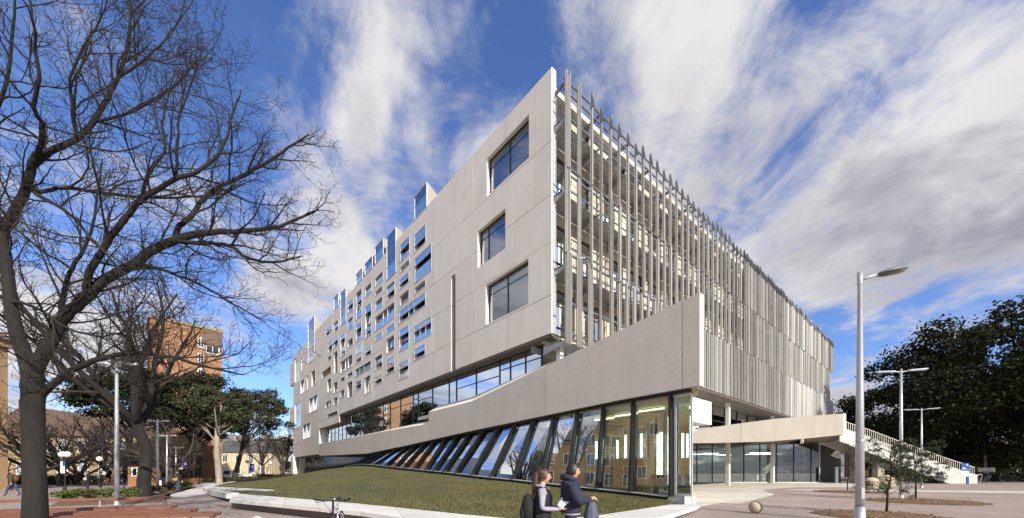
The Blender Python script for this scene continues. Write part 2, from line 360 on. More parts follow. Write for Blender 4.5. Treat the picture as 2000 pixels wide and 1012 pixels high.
for k, c in dict(navy=(.016, .020, .042), black_cloth=(.010, .010, .012), jeans=(.035, .055, .10), grey_cloth=(.30, .30, .36), tan=(.30, .19, .09), teal=(.09, .16, .19), olive=(.06, .055, .03), rust=(.20, .08, .035), cream_cloth=(.6, .55, .45), bagblue=(.075, .085, .13), leather=(.12, .045, .018), maroon=(.12, .03, .03)).items(): X[k] = plain(k+'_fabric' if 'cloth' not in k else k, c, .85, var=.15, sc=14.)
X['paper'] = plain('white_paper', (.82, .82, .84), .8, var=.02)
X['blue'] = plain('blue_sign', (.02, .07, .32), .4, var=.03)
X['signwhite'] = plain('white_sign', (.78, .78, .78), .5, var=.02)
X['truckwhite'] = plain('white_car_paint', (.75, .75, .73), .25, var=.02)
X['rubber'] = plain('rubber', (.012, .012, .012), .7)
X['silver'] = plain('silver_paint', (.55, .56, .60), .25, .5, .03)
X['stoneball'] = concrete('stone_ball', (.42, .34, .24), .10, 26, .15)
X['globe'] = plain('opal_globe', (.75, .72, .68), .4, var=.03)
X['lens'] = plain('lamp_lens', (.22, .22, .24), .3)
X['yellow'] = plain('yellow_panel', (.55, .45, .12), .5)

# ================================================================ ground, paving, lawn
def sheet(name, pts, z, mat, kind='structure'):
    mb = MB(); mb.add([(p[0], p[1], z) for p in pts], [tuple(range(len(pts)))]); o = mb.build(name, mat); tag(o, kind=kind); return o
mb = MB(); G = 26
for i in range(G+1):
    for j in range(G+1): mb.v.append((-700+1400*i/G, -300+1400*j/G, 0))
for i in range(G):
    for j in range(G): mb.f.append((i*(G+1)+j, (i+1)*(G+1)+j, (i+1)*(G+1)+j+1, i*(G+1)+j+1)); mb.m.append(0)
tag(mb.build('ground', X['pavers']), kind='structure')
sheet('paved_sun_patch', [gnd(1361, 991), gnd(1410, 982), gnd(1443, 984), gnd(1513, 966.5), gnd(1489, 957), gnd(1560, 952), gnd(1700, 951.5), (58, 55, 0), (40, 58, 0), (20, 60, 0), (8, 30, 0)], .004, X['paving_pale'])  # pale paving whose outline and colour also paint in the plaza's sun patch
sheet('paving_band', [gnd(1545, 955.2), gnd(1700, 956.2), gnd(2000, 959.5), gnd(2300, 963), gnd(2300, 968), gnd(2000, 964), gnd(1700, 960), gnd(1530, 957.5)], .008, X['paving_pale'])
sheet('road', [gnd(230, 948), gnd(300, 946), (-95, 75, 0), (-150, 75, 0), (-110, 52, 0)], .004, X['asphalt'])
sheet('footpath', [gnd(318, 968), gnd(362, 973), gnd(440, 957), gnd(480, 940), gnd(530, 934), gnd(500, 931.5), gnd(440, 937), gnd(400, 944)], .006, X['path'])

LF = Frame((8.6, 17.7), (-.641, .7676), (-.7676, -.641), .0008, 9.33)
C0 = LF.p(9.33, 0); RF = Frame((C0.x, C0.y), (.7676, .641), (.641, -.7676))

def lerp_list(pts, n):
    pts = [Vector(p) for p in pts]; d = [0]
    for a, b in zip(pts, pts[1:]): d.append(d[-1]+(b-a).length)
    out = []
    for i in range(n):
        s = d[-1]*i/(n-1)
        for k in range(len(pts)-1):
            if s <= d[k+1]+1e-6: f = (s-d[k])/(d[k+1]-d[k]); out.append(pts[k].lerp(pts[k+1], f)); break
    return out
def base_z(t):
    xs = [0, 1.5, 3, 6, 12, 20.6, 32, 40, 44.8, 50, 58, 66, 74, 88, 99]; zs = [.2, .24, .34, .5, .9, 1.4, 1.95, 2.35, 2.5, 2.3, 1.65, 1.1, .8, .5, .35]
    return float(np.interp(t, xs, zs))
inner_r = [(6.6, 15.9, .20), (5.9, 15.1, .21), (2.1, 10.55, .33), (.4, 9.5, .38)]
inner_l = [(.4, 9.5, .38), (-1.5, 10.7, .40), (-5.2, 13.6, .42), (-14.9, 20.4, .42)]
outer_r = [(8.3, 16.4, .20), (7.7, 15.4, .20), (4.2, 10.5, .33), (1.2, 7.6, .38)]
outer_l = [(1.2, 7.6, .38), (-1.8, 8.8, .40), (-4.7, 11.3, .42), (-12.1, 16.0, .42)]
front = [(6.6, 15.9, .20), (2.1, 10.55, .33), (.4, 9.5, .38), (-1.5, 10.7, .40), (-5.2, 13.6, .42), (-14.9, 20.4, .42), (-20, 25.5, .30), (-27.5, 34, .2), (-36, 47, .15), (-47, 66, .12), (-58, 90, .1)]
fr_t = [1.2, 4.5, 7, 9.5, 14, 24, 31, 42, 56, 76, 98.6]
def lawn_pt(u, v):
    k = u*(len(front)-1); i = min(int(k), len(front)-2); f = k-i
    a = Vector(front[i]).lerp(Vector(front[i+1]), f); t = fr_t[i]+(fr_t[i+1]-fr_t[i])*f
    b = LF.p(t, 0, -.25+float(np.interp(t, [2.5, 6, 16, 60, 88], [0, .15, 1.35, 1.2, .3]))); p = a.lerp(b, v)
    zb = base_z(t)-.10; w = v*v*(3-2*v)*.65+v*.35; p.z = a.z+(zb-a.z)*w
    p.z += .06*mnoise.noise(Vector((p.x*.3, p.y*.3, 0)))*min(1, 4*v*(1-v)+.1)
    return p
mb = MB(); NU, NV = 150, 40
for i in range(NU+1):
    for j in range(NV+1): mb.v.append(tuple(lawn_pt(i/NU, j/NV)))
for i in range(NU):
    for j in range(NV): mb.f.append((i*(NV+1)+j, (i+1)*(NV+1)+j, (i+1)*(NV+1)+j+1, i*(NV+1)+j+1)); mb.m.append(0)
tag(mb.build('lawn', X['lawn'], smooth=True), kind='structure')
# grass blades, thicker near the camera
nb = 100000; us = RNG.random(nb)**1.0*.74; vsn = RNG.random(nb)**1.15
gi = np.array([tuple(lawn_pt(a, b)) for a, b in [(i/120*.74, j/30) for i in range(121) for j in range(31)]]).reshape(121, 31, 3)
fu = us/.74*120; iu = np.minimum(fu.astype(int), 119); fu -= iu; fv = vsn*30; iv = np.minimum(fv.astype(int), 29); fv -= iv
P0 = gi[iu, iv]*((1-fu)*(1-fv))[:, None]+gi[iu+1, iv]*(fu*(1-fv))[:, None]+gi[iu, iv+1]*((1-fu)*fv)[:, None]+gi[iu+1, iv+1]*(fu*fv)[:, None]
ang = RNG.random(nb)*6.283; ht = .035+.045*RNG.random(nb); wd = .008+.008*RNG.random(nb)
dxy = np.stack([np.cos(ang), np.sin(ang), np.zeros(nb)], 1); lean = np.stack([RNG.normal(0, .03, nb), RNG.normal(0, .03, nb), ht], 1)
vv = np.empty((nb, 3, 3)); vv[:, 0] = P0-dxy*wd[:, None]; vv[:, 1] = P0+dxy*wd[:, None]; vv[:, 2] = P0+lean
g = np_mesh('grass', vv.reshape(-1, 3), np.arange(nb*3).reshape(-1, 3), X['blade']); tag(g, 'short winter grass covering the sloping lawn', 'grass', kind='stuff')

# stone ledge round the lawn: slabs on a recessed base
def ledge(name, inn, out, label, cuts):
    root = thing(name, label, 'ledge', tuple(Vector(out[-1])*Vector((1, 1, 0)) if False else (out[-1][0], out[-1][1], 0)))
    A = lerp_list(inn, cuts+1); B = lerp_list(out, cuts+1)
    for i in range(cuts):
        g_ = .004; a0, a1 = A[i].lerp(A[i+1], g_), A[i+1].lerp(A[i], g_); b0, b1 = B[i].lerp(B[i+1], g_), B[i+1].lerp(B[i], g_)
        MB().prism([a0, b0, b1, a1], (0, 0, -.13)).build('slab', X['ledge'], root)
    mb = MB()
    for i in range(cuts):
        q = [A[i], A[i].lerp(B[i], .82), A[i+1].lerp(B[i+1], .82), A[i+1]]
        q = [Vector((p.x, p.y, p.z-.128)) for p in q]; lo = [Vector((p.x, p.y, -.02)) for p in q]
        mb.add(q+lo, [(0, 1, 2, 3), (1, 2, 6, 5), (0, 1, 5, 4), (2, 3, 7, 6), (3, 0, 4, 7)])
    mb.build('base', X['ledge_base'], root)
ledge('stone_ledge', inner_l, outer_l, 'wide pale stone seating ledge along the lawn beside the bicycle', 7)
ledge('stone_ledge', inner_r, outer_r, 'pale stone ledge running from the students to the glass corner', 6)
# far low kerb along the lawn's left edge and the stone strip in the grass
kr = thing('stone_kerb', 'low pale stone kerb curving round the far left edge of the lawn', 'kerb', (-20, 25.5, 0))
A = lerp_list(front[5:], 15)
for i in range(14):
    d = (A[i+1]-A[i]).normalized(); s = Vector((-d.y, d.x, 0)); a, b = A[i]+d*.01, A[i+1]-d*.01; wv = .55
    if s.x > 0: s = -s
    top = [Vector((p.x, p.y, max(.2, p.z+.05))) for p in (a, b, b+s*wv, a+s*wv)]
    MB().prism(top, (0, 0, -.3)).build('kerb_stone', X['ledge'], kr)
st = thing('stone_strip', 'thin tapering white stone strip lying across the far lawn', 'stone strip', gnd(450, 950, .3))
q = [gnd(406, 949.5, .42), gnd(404, 954.5, .42), gnd(536, 958.2, .52), gnd(538, 957, .52)]
for k in range(4):
    f0, f1 = k/4+.004, (k+1)/4-.004
    MB().prism([q[0].lerp(q[3], f0), q[1].lerp(q[2], f0), q[1].lerp(q[2], f1), q[0].lerp(q[3], f1)], (0, 0, -.4)).build('slab', X['ledge'], st)

# ================================================================ the main building
B = thing('campus_building', 'pale concrete campus building with punched windows, metal fin screen and pointed prow', 'building', (C0.x, C0.y, 0))
ZT = 28.55
def zc(t, z): return z/(1+.0008*max(0, t-9.33))
RAW = dict(big1=(11.54, 16.61, 24.0, 27.08), big2=(14.21, 17.92, 18.75, 21.81), big3=(11.6, 16.75, 13.61, 16.84),
 W1=(27.35, 29.96, 25.44, 27.32), W2=(26.07, 29.91, 22.09, 24.71), W3=(31.23, 33.79, 26.03, 27.97), W4=(31.23, 33.7, 24.81, 25.4),
 S2=(35.09, 37.86, 25.44, 30.66), B1=(27.39, 29.9, 20.92, 21.6), B2=(27.39, 33.99, 18.93, 20.32), B3=(26.1, 30.05, 15.58, 17.4), B4=(27.48, 30.05, 13.73, 14.92),
 B5=(31.38, 33.92, 22.9, 23.99), B6=(31.35, 33.86, 20.91, 22.12), B7=(31.38, 33.99, 15.67, 18.11), B8=(31.44, 34.1, 12.34, 14.27),
 B9=(35.34, 37.81, 22.91, 24.65), B10=(35.34, 41.81, 20.25, 22.16), B11=(35.34, 37.89, 18.89, 19.55), B12=(35.42, 37.93, 16.36, 18.19), B13=(35.42, 38.01, 13.76, 15.55),
 B14=(39.1, 41.81, 26.17, 27.33), B15=(39.22, 41.72, 24.92, 25.55), B16=(39.22, 41.67, 22.97, 24.16), B17=(39.31, 41.94, 18.96, 19.65), B18=(39.31, 41.9, 15.11, 16.84), B19=(39.39, 41.99, 13.18, 14.18),
 B20=(43.18, 45.76, 26.19, 27.56), B21=(43.32, 45.76, 20.4, 24.81), B22=(43.37, 45.86, 17.8, 18.89), B23=(43.47, 46.01, 12.55, 14.96),
 S8=(54.92, 57.88, 25.67, 31.05), C1=(51.13, 53.77, 26.39, 28.13), C2=(51.21, 53.85, 23.71, 25.5), C3=(47.2, 49.79, 24.24, 28.23), C4=(47.35, 49.79, 21.06, 23.45),
 C6=(59.16, 61.79, 25.78, 27.43), C7=(63.3, 67.35, 26.61, 27.77), D2=(59.3, 65.75, 23.21, 24.86), D3=(55.26, 57.83, 20.54, 24.11), D4=(51.25, 53.77, 21.16, 22.27),
 D5=(47.24, 49.86, 19.04, 20.31), D6=(47.35, 49.86, 17.77, 18.4), D7=(63.35, 66.03, 21.8, 22.5), D8=(59.4, 61.89, 18.6, 22.34), D9=(51.41, 57.83, 17.92, 19.78), D10=(63.56, 70.16, 19.32, 20.64),
 D11=(51.41, 53.98, 16.48, 17.1), D12=(55.4, 57.88, 16.45, 17.1), D13=(63.56, 66.09, 16.0, 18.47), D14=(59.4, 61.99, 15.29, 17.09), D15=(51.45, 53.98, 13.24, 15.67), D16=(43.42, 50.05, 15.84, 16.93),
 D17=(47.42, 50.05, 13.8, 15.01), D18=(55.48, 57.97, 13.93, 15.05), D19=(59.49, 62.04, 13.25, 14.5), D20=(63.56, 67.46, 13.32, 14.52), D21=(75.38, 78.81, 19.31, 22.46),
 E1=(73.4, 81.11, 14.1, 17.16), E2=(91.69, 95.61, 22.94, 27.97), E3=(87.5, 89.22, 24.81, 27.89), E4=(85.7, 89.89, 19.54, 22.56), E5=(81.46, 83.24, 19.47, 22.65), E7=(90.17, 95.31, 12.2, 17.51), E8=(79.74, 87.24, 8.95, 12.17), E9=(59.55, 65.98, 11.5, 12.1),
 S9=(76.29, 82.08, 24.83, 33.4))
WIN = {k: (a, b, zc((a+b)/2, c), zc((a+b)/2, d)) for k, (a, b, c, d) in RAW.items()}
SLOT = (21.5, 22.25, 10.85, 19.6)
holes = [(a, b, c, min(d, ZT+1)) for a, b, c, d in WIN.values()]+[SLOT]
rows = [(10.85, 13.4), (13.4, 16.95), (16.95, 20.1), (20.1, 23.7), (23.7, ZT)]
zone = [30.4, 34.5, 38.5, 42.55, 46.55, 50.6, 54.55, 58.6, 62.7, 67.0, 72.4, 82.9, 90.0, 98.7]
cuts = [[9.33, 13.9, 18.6, 25.6]+zone, [9.33, 18.6, 21.0, 25.6]+zone, [9.33, 13.2, 18.6, 25.6]+zone, [9.33, 11.0, 20.2, 25.6]+zone, [9.33, 10.9, 14.2, 18.6, 21.3, 23.3, 25.6]+zone]
gp = .019
def panel(z0, z1, a, b, mat='precast', of=0., ob=-.345, name='wall_panel', h=holes, fr=LF, g0=gp, g1=gp):
    mb = MB(); fr.holed(mb, a+g0, b-g1, z0+gp, z1-gp, h, of+random.uniform(-.004, .004), ob); return mb.build(name, X[mat], B)
for r, (z0, z1) in enumerate(rows):
    for i, (a, b) in enumerate(zip(cuts[r], cuts[r][1:])): panel(z0, z1, a, b, g0=0 if i == 0 else gp)
for a, b in ((58.6, 62.7), (62.7, 67), (67, 72.4)): panel(9.55, 10.85, a, b)
for a, b in ((72.4, 82.9), (82.9, 90), (90, 98.7)): panel(7.9, 10.85, a, b)
for a, b in ((72.4, 79.0), (79.0, 88.2), (88.2, 98.7)): panel(4.86, 7.9, a, b)
mb = MB(); LF.holed(mb, 9.33, 98.7, 10.87, ZT-.02, holes, -.35, -.42); mb.build('wall_backing', X['backing'], B)
mb = MB(); LF.holed(mb, 58.62, 72.4, 9.57, 10.85, holes, -.35, -1.2); LF.holed(mb, 72.42, 98.7, 4.88, 10.85, holes, -.35, -.42); mb.build('wall_backing', X['backing'], B)
mb = MB(); LF.box(mb, 9.30, 9.327, 10.85, ZT, -.42, -.03); LF.box(mb, 9.33, 98.7, ZT-.018, ZT+.02, -.44, -.02); mb.build('wall_edge', X['white'], B)
mb = MB(); LF.box(mb, 21.3, 22.5, 10.9, 19.8, -1.0, -.45); mb.build('slot_back', X['backing'], B)
# white lining of the open slot
mb = MB(); LF.box(mb, 21.42, 21.5, 10.87, 19.6, -.9, -.1); mb.build('slot_lining', X['precast'], B)
# floors, roof, back walls
def foot(z0, z1, inset):
    a = inset
    pts = [LF.p(9.33, 0, 0)+RF.n*-a+LF.n*-a, RF.p(80, 0, -a)+LF.n*0, RF.p(80, 0, 0)+LF.e*88, LF.p(97.5, 0, -a)]
    pts = [Vector((p.x, p.y, z0)) for p in pts]; return MB().prism(pts, (0, 0, z1-z0))
for z in (10.35, 15.1, 19.9, 24.3): foot(z, z+.42, 1.25).build('floor_slab', X['room_floor'], B)
foot(27.7, 28.1, .45).build('roof_slab', X['plinth'], B)
mb = MB(); LF.box(mb, 14, 97, 5.2, 27.7, -6.3, -6.0); RF.box(mb, 6, 79, 7.3, 27.7, -7.3, -7.0); mb.build('core_wall', X['room'], B)
mb = MB(); LF.box(mb, 98.2, 98.68, 4.9, ZT, -40, -.1); RF.box(mb, 79.5, 79.9, 9.9, 28.1, -60, -1.2); mb.build('end_wall', X['precast'], B)
for t in (18.8, 25.8, 34.55, 42.6, 50.65, 58.65, 66.9, 72.6, 83, 90.1):
    mb = MB(); LF.box(mb, t, t+.18, 10.8, 27.7, -6, -.45); mb.build('partition', X['room'], B)
# pop-out boxes on the far end
for z0, z1 in ((22.0, 27.0), (11.6, 16.7)):
    mb = MB(); LF.box(mb, 96.2, 102.6, z0, z1, -3.2, .12); mb.build('bay_box', X['precast'], B)

# windows
def window(key, bands, verts=(), frame='alu', depth=.30, name='window', fw=.055):
    a, b, c, d = WIN[key]; mb = MB()
    for q in ((a-fw*.3, a+fw, c, d), (b-fw, b+fw*.3, c, d), (a+fw, b-fw, c-fw*.3, c+fw), (a+fw, b-fw, d-fw, d+fw*.3)): LF.box(mb, *q, *((-.06, .028) if frame == 'alu' else (-depth-.04, -depth+.07)))
    zt = d-fw; tot = sum(x[0] for x in bands); hgt = (d-c-2*fw); vs_ = [a+fw]+[a+(b-a)*x for x in verts]+[b-fw]; panes = []
    for frac, kind in bands:
        zb = zt-hgt*frac/tot; o = .005 if kind in ('blue', 'win') else -depth
        if zb > c+fw+.02: LF.box(mb, a+fw, b-fw, zb-.02, zb+.02, o-.03, .02 if o > 0 else o+.03)
        for v0, v1 in zip(vs_, vs_[1:]): panes.append((v0, v1, zb, zt, o, kind))
        zt = zb
    for x in vs_[1:-1]: LF.box(mb, x-.025, x+.025, c+fw, d-fw, -depth-.02, .015 if frame == 'alu' else -depth+.06)
    w = mb.build(name, X[frame], B)
    for v0, v1, z0, z1, o, kind in panes:
        m = MB(); LF.box(m, v0+.01, v1-.01, z0+.01, z1-.01, o-.014, o)
        m.build('pane', X[{'blue': 'glass_blue', 'deep': 'glass_win', 'win': 'glass_win', 'lou': 'louvre', 'tim': 'timber', 'cur': 'glass_win'}[kind]], w)
        if kind in ('cur', 'lou'):
            pass
        if kind == 'deep' or kind == 'cur':
            if random.random() < .45 or kind == 'cur':
                m = MB(); LF.box(m, v0+.03, v1-.03, z0+(z1-z0)*(0 if kind == 'cur' else random.uniform(.0, .6)), z1-.02, o-.20, o-.18); m.build('blind', X['curtain' if kind == 'cur' else 'louvre'], w)
    return w
big = dict(big1=(.49,), big2=(.69,), big3=(.52,))
for k in big: window(k, [(.24, 'deep'), (.76, 'cur')], big[k], 'dark', .34)
spec = dict(W1=[(.35, 'blue'), (.3, 'blue'), (.35, 'deep')], W2=[(.3, 'blue'), (.25, 'deep'), (.45, 'blue')], W3=[(.35, 'blue'), (.4, 'deep'), (.25, 'blue')], W4=[(1, 'deep')],
 B1=[(1, 'deep')], B2=[(.5, 'blue'), (.5, 'deep')], B3=[(.33, 'blue'), (.34, 'lou'), (.33, 'blue')], B4=[(.5, 'blue'), (.5, 'deep')], B5=[(.5, 'blue'), (.5, 'deep')], B6=[(.5, 'lou'), (.5, 'deep')],
 B7=[(.3, 'blue'), (.25, 'deep'), (.25, 'lou'), (.2, 'blue')], B8=[(.35, 'blue'), (.35, 'deep'), (.3, 'blue')], B9=[(.2, 'deep'), (.4, 'blue'), (.4, 'deep')], B10=[(.55, 'deep'), (.45, 'blue')], B11=[(1, 'blue')],
 B12=[(.65, 'deep'), (.35, 'lou')], B13=[(.33, 'blue'), (.33, 'blue'), (.34, 'deep')], B14=[(.45, 'deep'), (.55, 'blue')], B15=[(1, 'deep')], B16=[(.5, 'deep'), (.5, 'blue')], B17=[(1, 'blue')], B18=[(.3, 'lou'), (.35, 'blue'), (.35, 'deep')],
 B19=[(.5, 'blue'), (.5, 'deep')], B20=[(.5, 'deep'), (.5, 'blue')], B21=[(.22, 'blue'), (.33, 'deep'), (.15, 'lou'), (.15, 'blue'), (.15, 'deep')], B22=[(.5, 'blue'), (.5, 'deep')], B23=[(1, 'deep')],
 C1=[(.35, 'blue'), (.4, 'deep'), (.25, 'blue')], C2=[(.25, 'deep'), (.45, 'blue'), (.3, 'blue')], C3=[(.2, 'deep'), (.2, 'blue'), (.3, 'deep'), (.3, 'blue')], C4=[(.3, 'blue'), (.25, 'deep'), (.25, 'lou'), (.2, 'blue')], C6=[(.3, 'deep'), (.35, 'blue'), (.35, 'deep')], C7=[(.5, 'blue'), (.5, 'deep')],
 D2=[(.4, 'blue'), (.6, 'deep')], D3=[(.2, 'blue'), (.4, 'deep'), (.2, 'blue'), (.2, 'deep')], D4=[(.6, 'lou'), (.4, 'deep')], D5=[(1, 'blue')], D6=[(1, 'deep')], D7=[(1, 'lou')], D8=[(.25, 'lou'), (.75, 'tim')], D9=[(.25, 'deep'), (.45, 'tim'), (.3, 'deep')], D10=[(1, 'tim')],
 D11=[(1, 'lou')], D12=[(1, 'lou')], D13=[(.7, 'tim'), (.3, 'deep')], D14=[(.3, 'lou'), (.4, 'tim'), (.3, 'deep')], D15=[(.5, 'tim'), (.5, 'tim')], D16=[(.4, 'lou'), (.6, 'blue')], D17=[(.45, 'blue'), (.55, 'deep')], D18=[(.35, 'tim'), (.65, 'deep')], D19=[(1, 'deep')], D20=[(1, 'deep')],
 D21=[(1, 'tim')], E1=[(1, 'deep')], E2=[(1, 'win')], E3=[(1, 'deep')], E4=[(1, 'deep')], E5=[(1, 'deep')], E7=[(1, 'win')], E8=[(1, 'deep')], E9=[(1, 'lou')])
vsp = dict(B2=(.42, .62), B10=(.36, .58), D9=(.38, .6), D16=(.45, .72), D2=(.4, .56), B3=(.33, .66), C7=(.33,), E1=(.5,), E8=(.5,), D20=(.4,))
for k, bd in spec.items(): window(k, bd, vsp.get(k, ()))
# skylight boxes riding over the parapet: glass front, sloping white back
SK = dict(S1=(27.18, 29.96, 28.4, 31.0), S2=(35.09, 37.86, 25.0, 30.2), S3=(39.08, 41.92, 27.5, 30.7), S4=(42.97, 45.95, 28.2, 30.1), S5=(46.99, 49.86, 28.0, 30.1), S8=(54.92, 57.88, 24.8, 30.0), S7=(59.01, 61.89, 27.3, 30.6), S9=(76.29, 82.08, 23.5, 31.8))
for k, (a, b, c, d) in SK.items():
    zb = ZT+.02 if k not in ('S2', 'S8', 'S9') else c
    mb = MB(); P = LF.p; dep = 4.2
    for t0, t1 in ((a-.06, a+.02), (b-.02, b+.06)):
        mb.prism([P(t0, ZT-.3, -.02), P(t0, d+.05, -.02), P(t0, d+.05, -.1), P(t0, ZT-.3, -dep)], P(t1, 0)-P(t0, 0))
    mb.add([P(a, d+.05, .0), P(b, d+.05, 0), P(b, ZT-.3, -dep), P(a, ZT-.3, -dep)], [(0, 1, 2, 3)])
    sk = mb.build('skylight_box', X['canopy'], B)
    f = MB()
    for q in ((a-.06, a+.04, zb, d), (b-.04, b+.06, zb, d), (a+.04, b-.04, d-.06, d+.06), (a+.04, b-.04, zb-.02, zb+.04)): LF.box(f, *q, -.05, .03)
    n_ = max(2, int((d-zb)/1.1)); zs = [zb+(d-zb)*(j/n_)**.9 for j in range(n_+1)]
    for z in zs[1:-1]: LF.box(f, a+.04, b-.04, z-.02, z+.02, -.03, .02)
    f.build('skylight_frame', X['alu'], sk)
    for j, (z0, z1) in enumerate(zip(zs, zs[1:])):
        m = MB(); LF.box(m, a+.04, b-.04, z0+.03, z1-.03, -.02, -.005); m.build('pane', X['glass_blue' if j == 0 else 'glass_win'], sk)
    

# strip window under the overhang
def strip_base(t):
    return float(np.interp(t, [9.8, 11.3, 20.2, 27.9, 28.05, 45, 70], [9.35, 9.15, 8.3, 8.25, 7.0, 6.95, 6.95]))
xs = [LF.px(640+x/4.651, 750, -1.)[0] for x in (1945, 1800, 1662, 1565, 1352, 1172, 1105, 955, 825, 778, 665, 570)]
t = xs[-1]
while t < 70: t += 2.35; xs.append(t)
xs = [x for x in xs if x < 71.8]+[71.8]
mbm = MB()
for i, (a, b) in enumerate(zip(xs, xs[1:])):
    zt = 10.62 if b < 58.7 else (10.62 if a < 58.5 else 9.5)
    z0a, z0b = strip_base(a), strip_base(b)
    LF.box(mbm, a-.035, a+.035, z0a-.3, zt, -1.06, -.93)
    pr = MB().prism([LF.p(a+.035, z0a-.05, -1.01), LF.p(b-.035, z0b-.05, -1.01), LF.p(b-.035, zt, -1.01), LF.p(a+.035, zt, -1.01)], LF.n*.014)
    pr.build('strip_pane', X['glass_strip'], B)
    tz = [zt-1.15] if i % 3 != 2 else [zt-.9, zt-1.7]
    if i in (0, 1, 2): tz = [zt-.75]
    for z in tz:
        if z > max(z0a, z0b)+.2 and i not in (5, 6): LF.box(mbm, a+.035, b-.035, z-.03, z+.03, -1.05, -.95)
LF.box(mbm, 9.8, 58.6, 10.60, 10.68, -1.08, -.92)
mbm.build('strip_mullions', X['dark'], B)
mb = MB(); LF.box(mb, 9.6, 58.6, 10.68, 10.84, -1.25, -.03); LF.box(mb, 58.7, 72.4, 9.48, 9.56, -1.25, -.03); LF.box(mb, 58.58, 58.68, 9.5, 10.84, -1.25, -.1); mb.build('overhang_soffit', X['soffit'], B)
mb = MB(); LF.box(mb, 71.9, 72.4, 5.0, 9.6, -1.25, -.42); LF.box(mb, 9.42, 9.78, 6.0, 10.66, -1.3, -.95); mb.build('strip_jamb', X['white'], B)
# lower concrete band and prow
def band_bot(t): return float(np.interp(t, [-.3, 4.4, 9.66, 20.6, 31.9, 44.8, 72.4, 87, 98.7], [5.66, 5.61, 5.44, 5.05, 4.54, 4.08, 4.55, 4.78, 4.86]))
def band_top(t): return float(np.interp(t, [-.3, 4.4, 10.0, 18.8, 26.70, 26.74, 40, 72.4], [10.02, 9.42, 8.76, 7.62, 7.62, 6.45, 6.62, 6.80]))
bc = [-.28, .55, 9.9, 18.8, 26.72, 37.0, 48.5, 60.2, 72.4]
for i, (a, b) in enumerate(zip(bc, bc[1:])):
    a2, b2 = a+(gp if i else 0), b-gp
    ts = sorted({a2, b2} | {x for x in (4.4, 9.66, 20.6, 31.9, 44.8, 40., 10.) if a2 < x < b2})
    e_ = 1e-3
    pts = [LF.p(x, band_bot(x)) for x in ts]+[LF.p(x, band_top(x+(e_ if x == a2 else -e_))) for x in reversed(ts)]
    MB().prism(pts, LF.n*-.42).build('prow_panel' if b < 27 else 'band_panel', X['prow'], B)
    if a > 9.8:
        mb = MB()
        for x0, x1 in zip(ts, ts[1:]):
            mb.add([LF.p(x0, band_top(x0+e_), -.005), LF.p(x1, band_top(x1-e_), -.005), LF.p(x1, strip_base(x1-(0 if b != 26.72 else 0))+.02 if x1 < 26.7 or a > 26.7 else 8.27, -.97), LF.p(x0, (strip_base(x0)+.02) if a < 26.7 else strip_base(max(x0, 28.1))+.02, -.97)], [(0, 1, 2, 3)])
        mb.build('sloping_sill', X['sill'], B)
mb = MB(); mb.add([LF.p(26.72, 6.45, -.005), LF.p(26.72, 7.62, -.005), LF.p(26.72, 8.27, -.97), LF.p(26.72, 6.9, -.97)], [(0, 1, 2, 3)]); mb.build('sill_step', X['sill'], B)
# prow return behind the point, its soffit and roof
tip = LF.p(-.28, 0, 0); rdir = Vector((.16, .987, 0)); rn = Vector((.987, -.16, 0))
RT = Frame((tip.x, tip.y), (rdir.x, rdir.y), (rn.x, rn.y))
MB().prism([RT.p(.42, 5.66), RT.p(14.5, 5.66), RT.p(14.5, 10.02), RT.p(.42, 10.02)], rn*-.4).build('prow_return', X['prow'], B)
tri = [LF.p(0, 0, -.43), LF.p(30, 0, -.43), RF.p(12, 0, -3), RT.p(14, 0, -.45)]
MB().prism([Vector((p.x, p.y, 5.30)) for p in tri], (0, 0, .28)).build('prow_ceiling', X['room_warm'], B)
MB().prism([Vector((p.x, p.y, 7.3)) for p in tri], (0, 0, .3)).build('prow_roof', X['plinth'], B)
# ground floor glazing with leaning black fins
GO = -.45
top_px = [1313, 1240, 1182, 1131, 1085, 1045, 1009, 977, 948, 921, 897, 873, 852, 834, 815, 798, 781, 764, 752]
bot_px = [1313, 1236, 1173, 1121, 1072, 1024, 986, 951, 918, 894, 874, 857, 834, 811.6, 794.6, 774, 752, 733, 721]
pairs = [(LF.px(a, 800, GO)[0], LF.px(b, 920, GO)[0]) for a, b in zip(top_px, bot_px)]
tt, tb = pairs[-1]
while tb < 87.5:
    tt += 1.55; lean = float(np.interp(tt, [38, 46, 60, 75, 90], [6., 6.2, 5.0, 3.2, 2.0])); tb = tt+lean
    if tb < 88.3: pairs.append((tt, tb))
def gtop(t): return LF.p(t, band_bot(t)-.10, GO)
def gout(t): return float(np.interp(t, [2.5, 6, 16, 60, 88], [0, .15, 1.35, 1.2, .3]))
def gbot(t): return LF.p(t, base_z(t)+.14, GO+gout(t))
for i, (a, b) in enumerate(pairs):
    pt, pb = gtop(a), gbot(b); w = .10 if i < 20 else .07; dpt = .42 if i < 20 else .22
    d = pb-pt; mb = MB(); mb.obox(pt-LF.e*w/2-LF.n*.1, d, LF.e*w, LF.n*dpt); mb.build('glazing_fin', X['black'], B)
for (a, b), (c, d) in zip(pairs, pairs[1:]):
    MB().prism([gtop(a+.05), gbot(b+.05), gbot(d-.05), gtop(c-.05)], LF.n*-.02).build('glazing_pane', X['glass_base'], B)
def rail(f, t0, t1, step, w, hgt, dz, o, name, mat):
    mb = MB(); ts = list(np.arange(t0, t1, step))+[t1]
    for a, b in zip(ts, ts[1:]): mb.bar(f(a)+Vector((0, 0, dz))+LF.n*o, f(b)+Vector((0, 0, dz))+LF.n*o, w, hgt)
    mb.build(name, X[mat], B)
rail(gtop, .3, 88, 3., .3, .20, .06, .06, 'head_rail', 'black')
rail(gbot, 1.5, 88, 1.5, .34, .05, -.02, .10, 'sill_rail', 'alu')
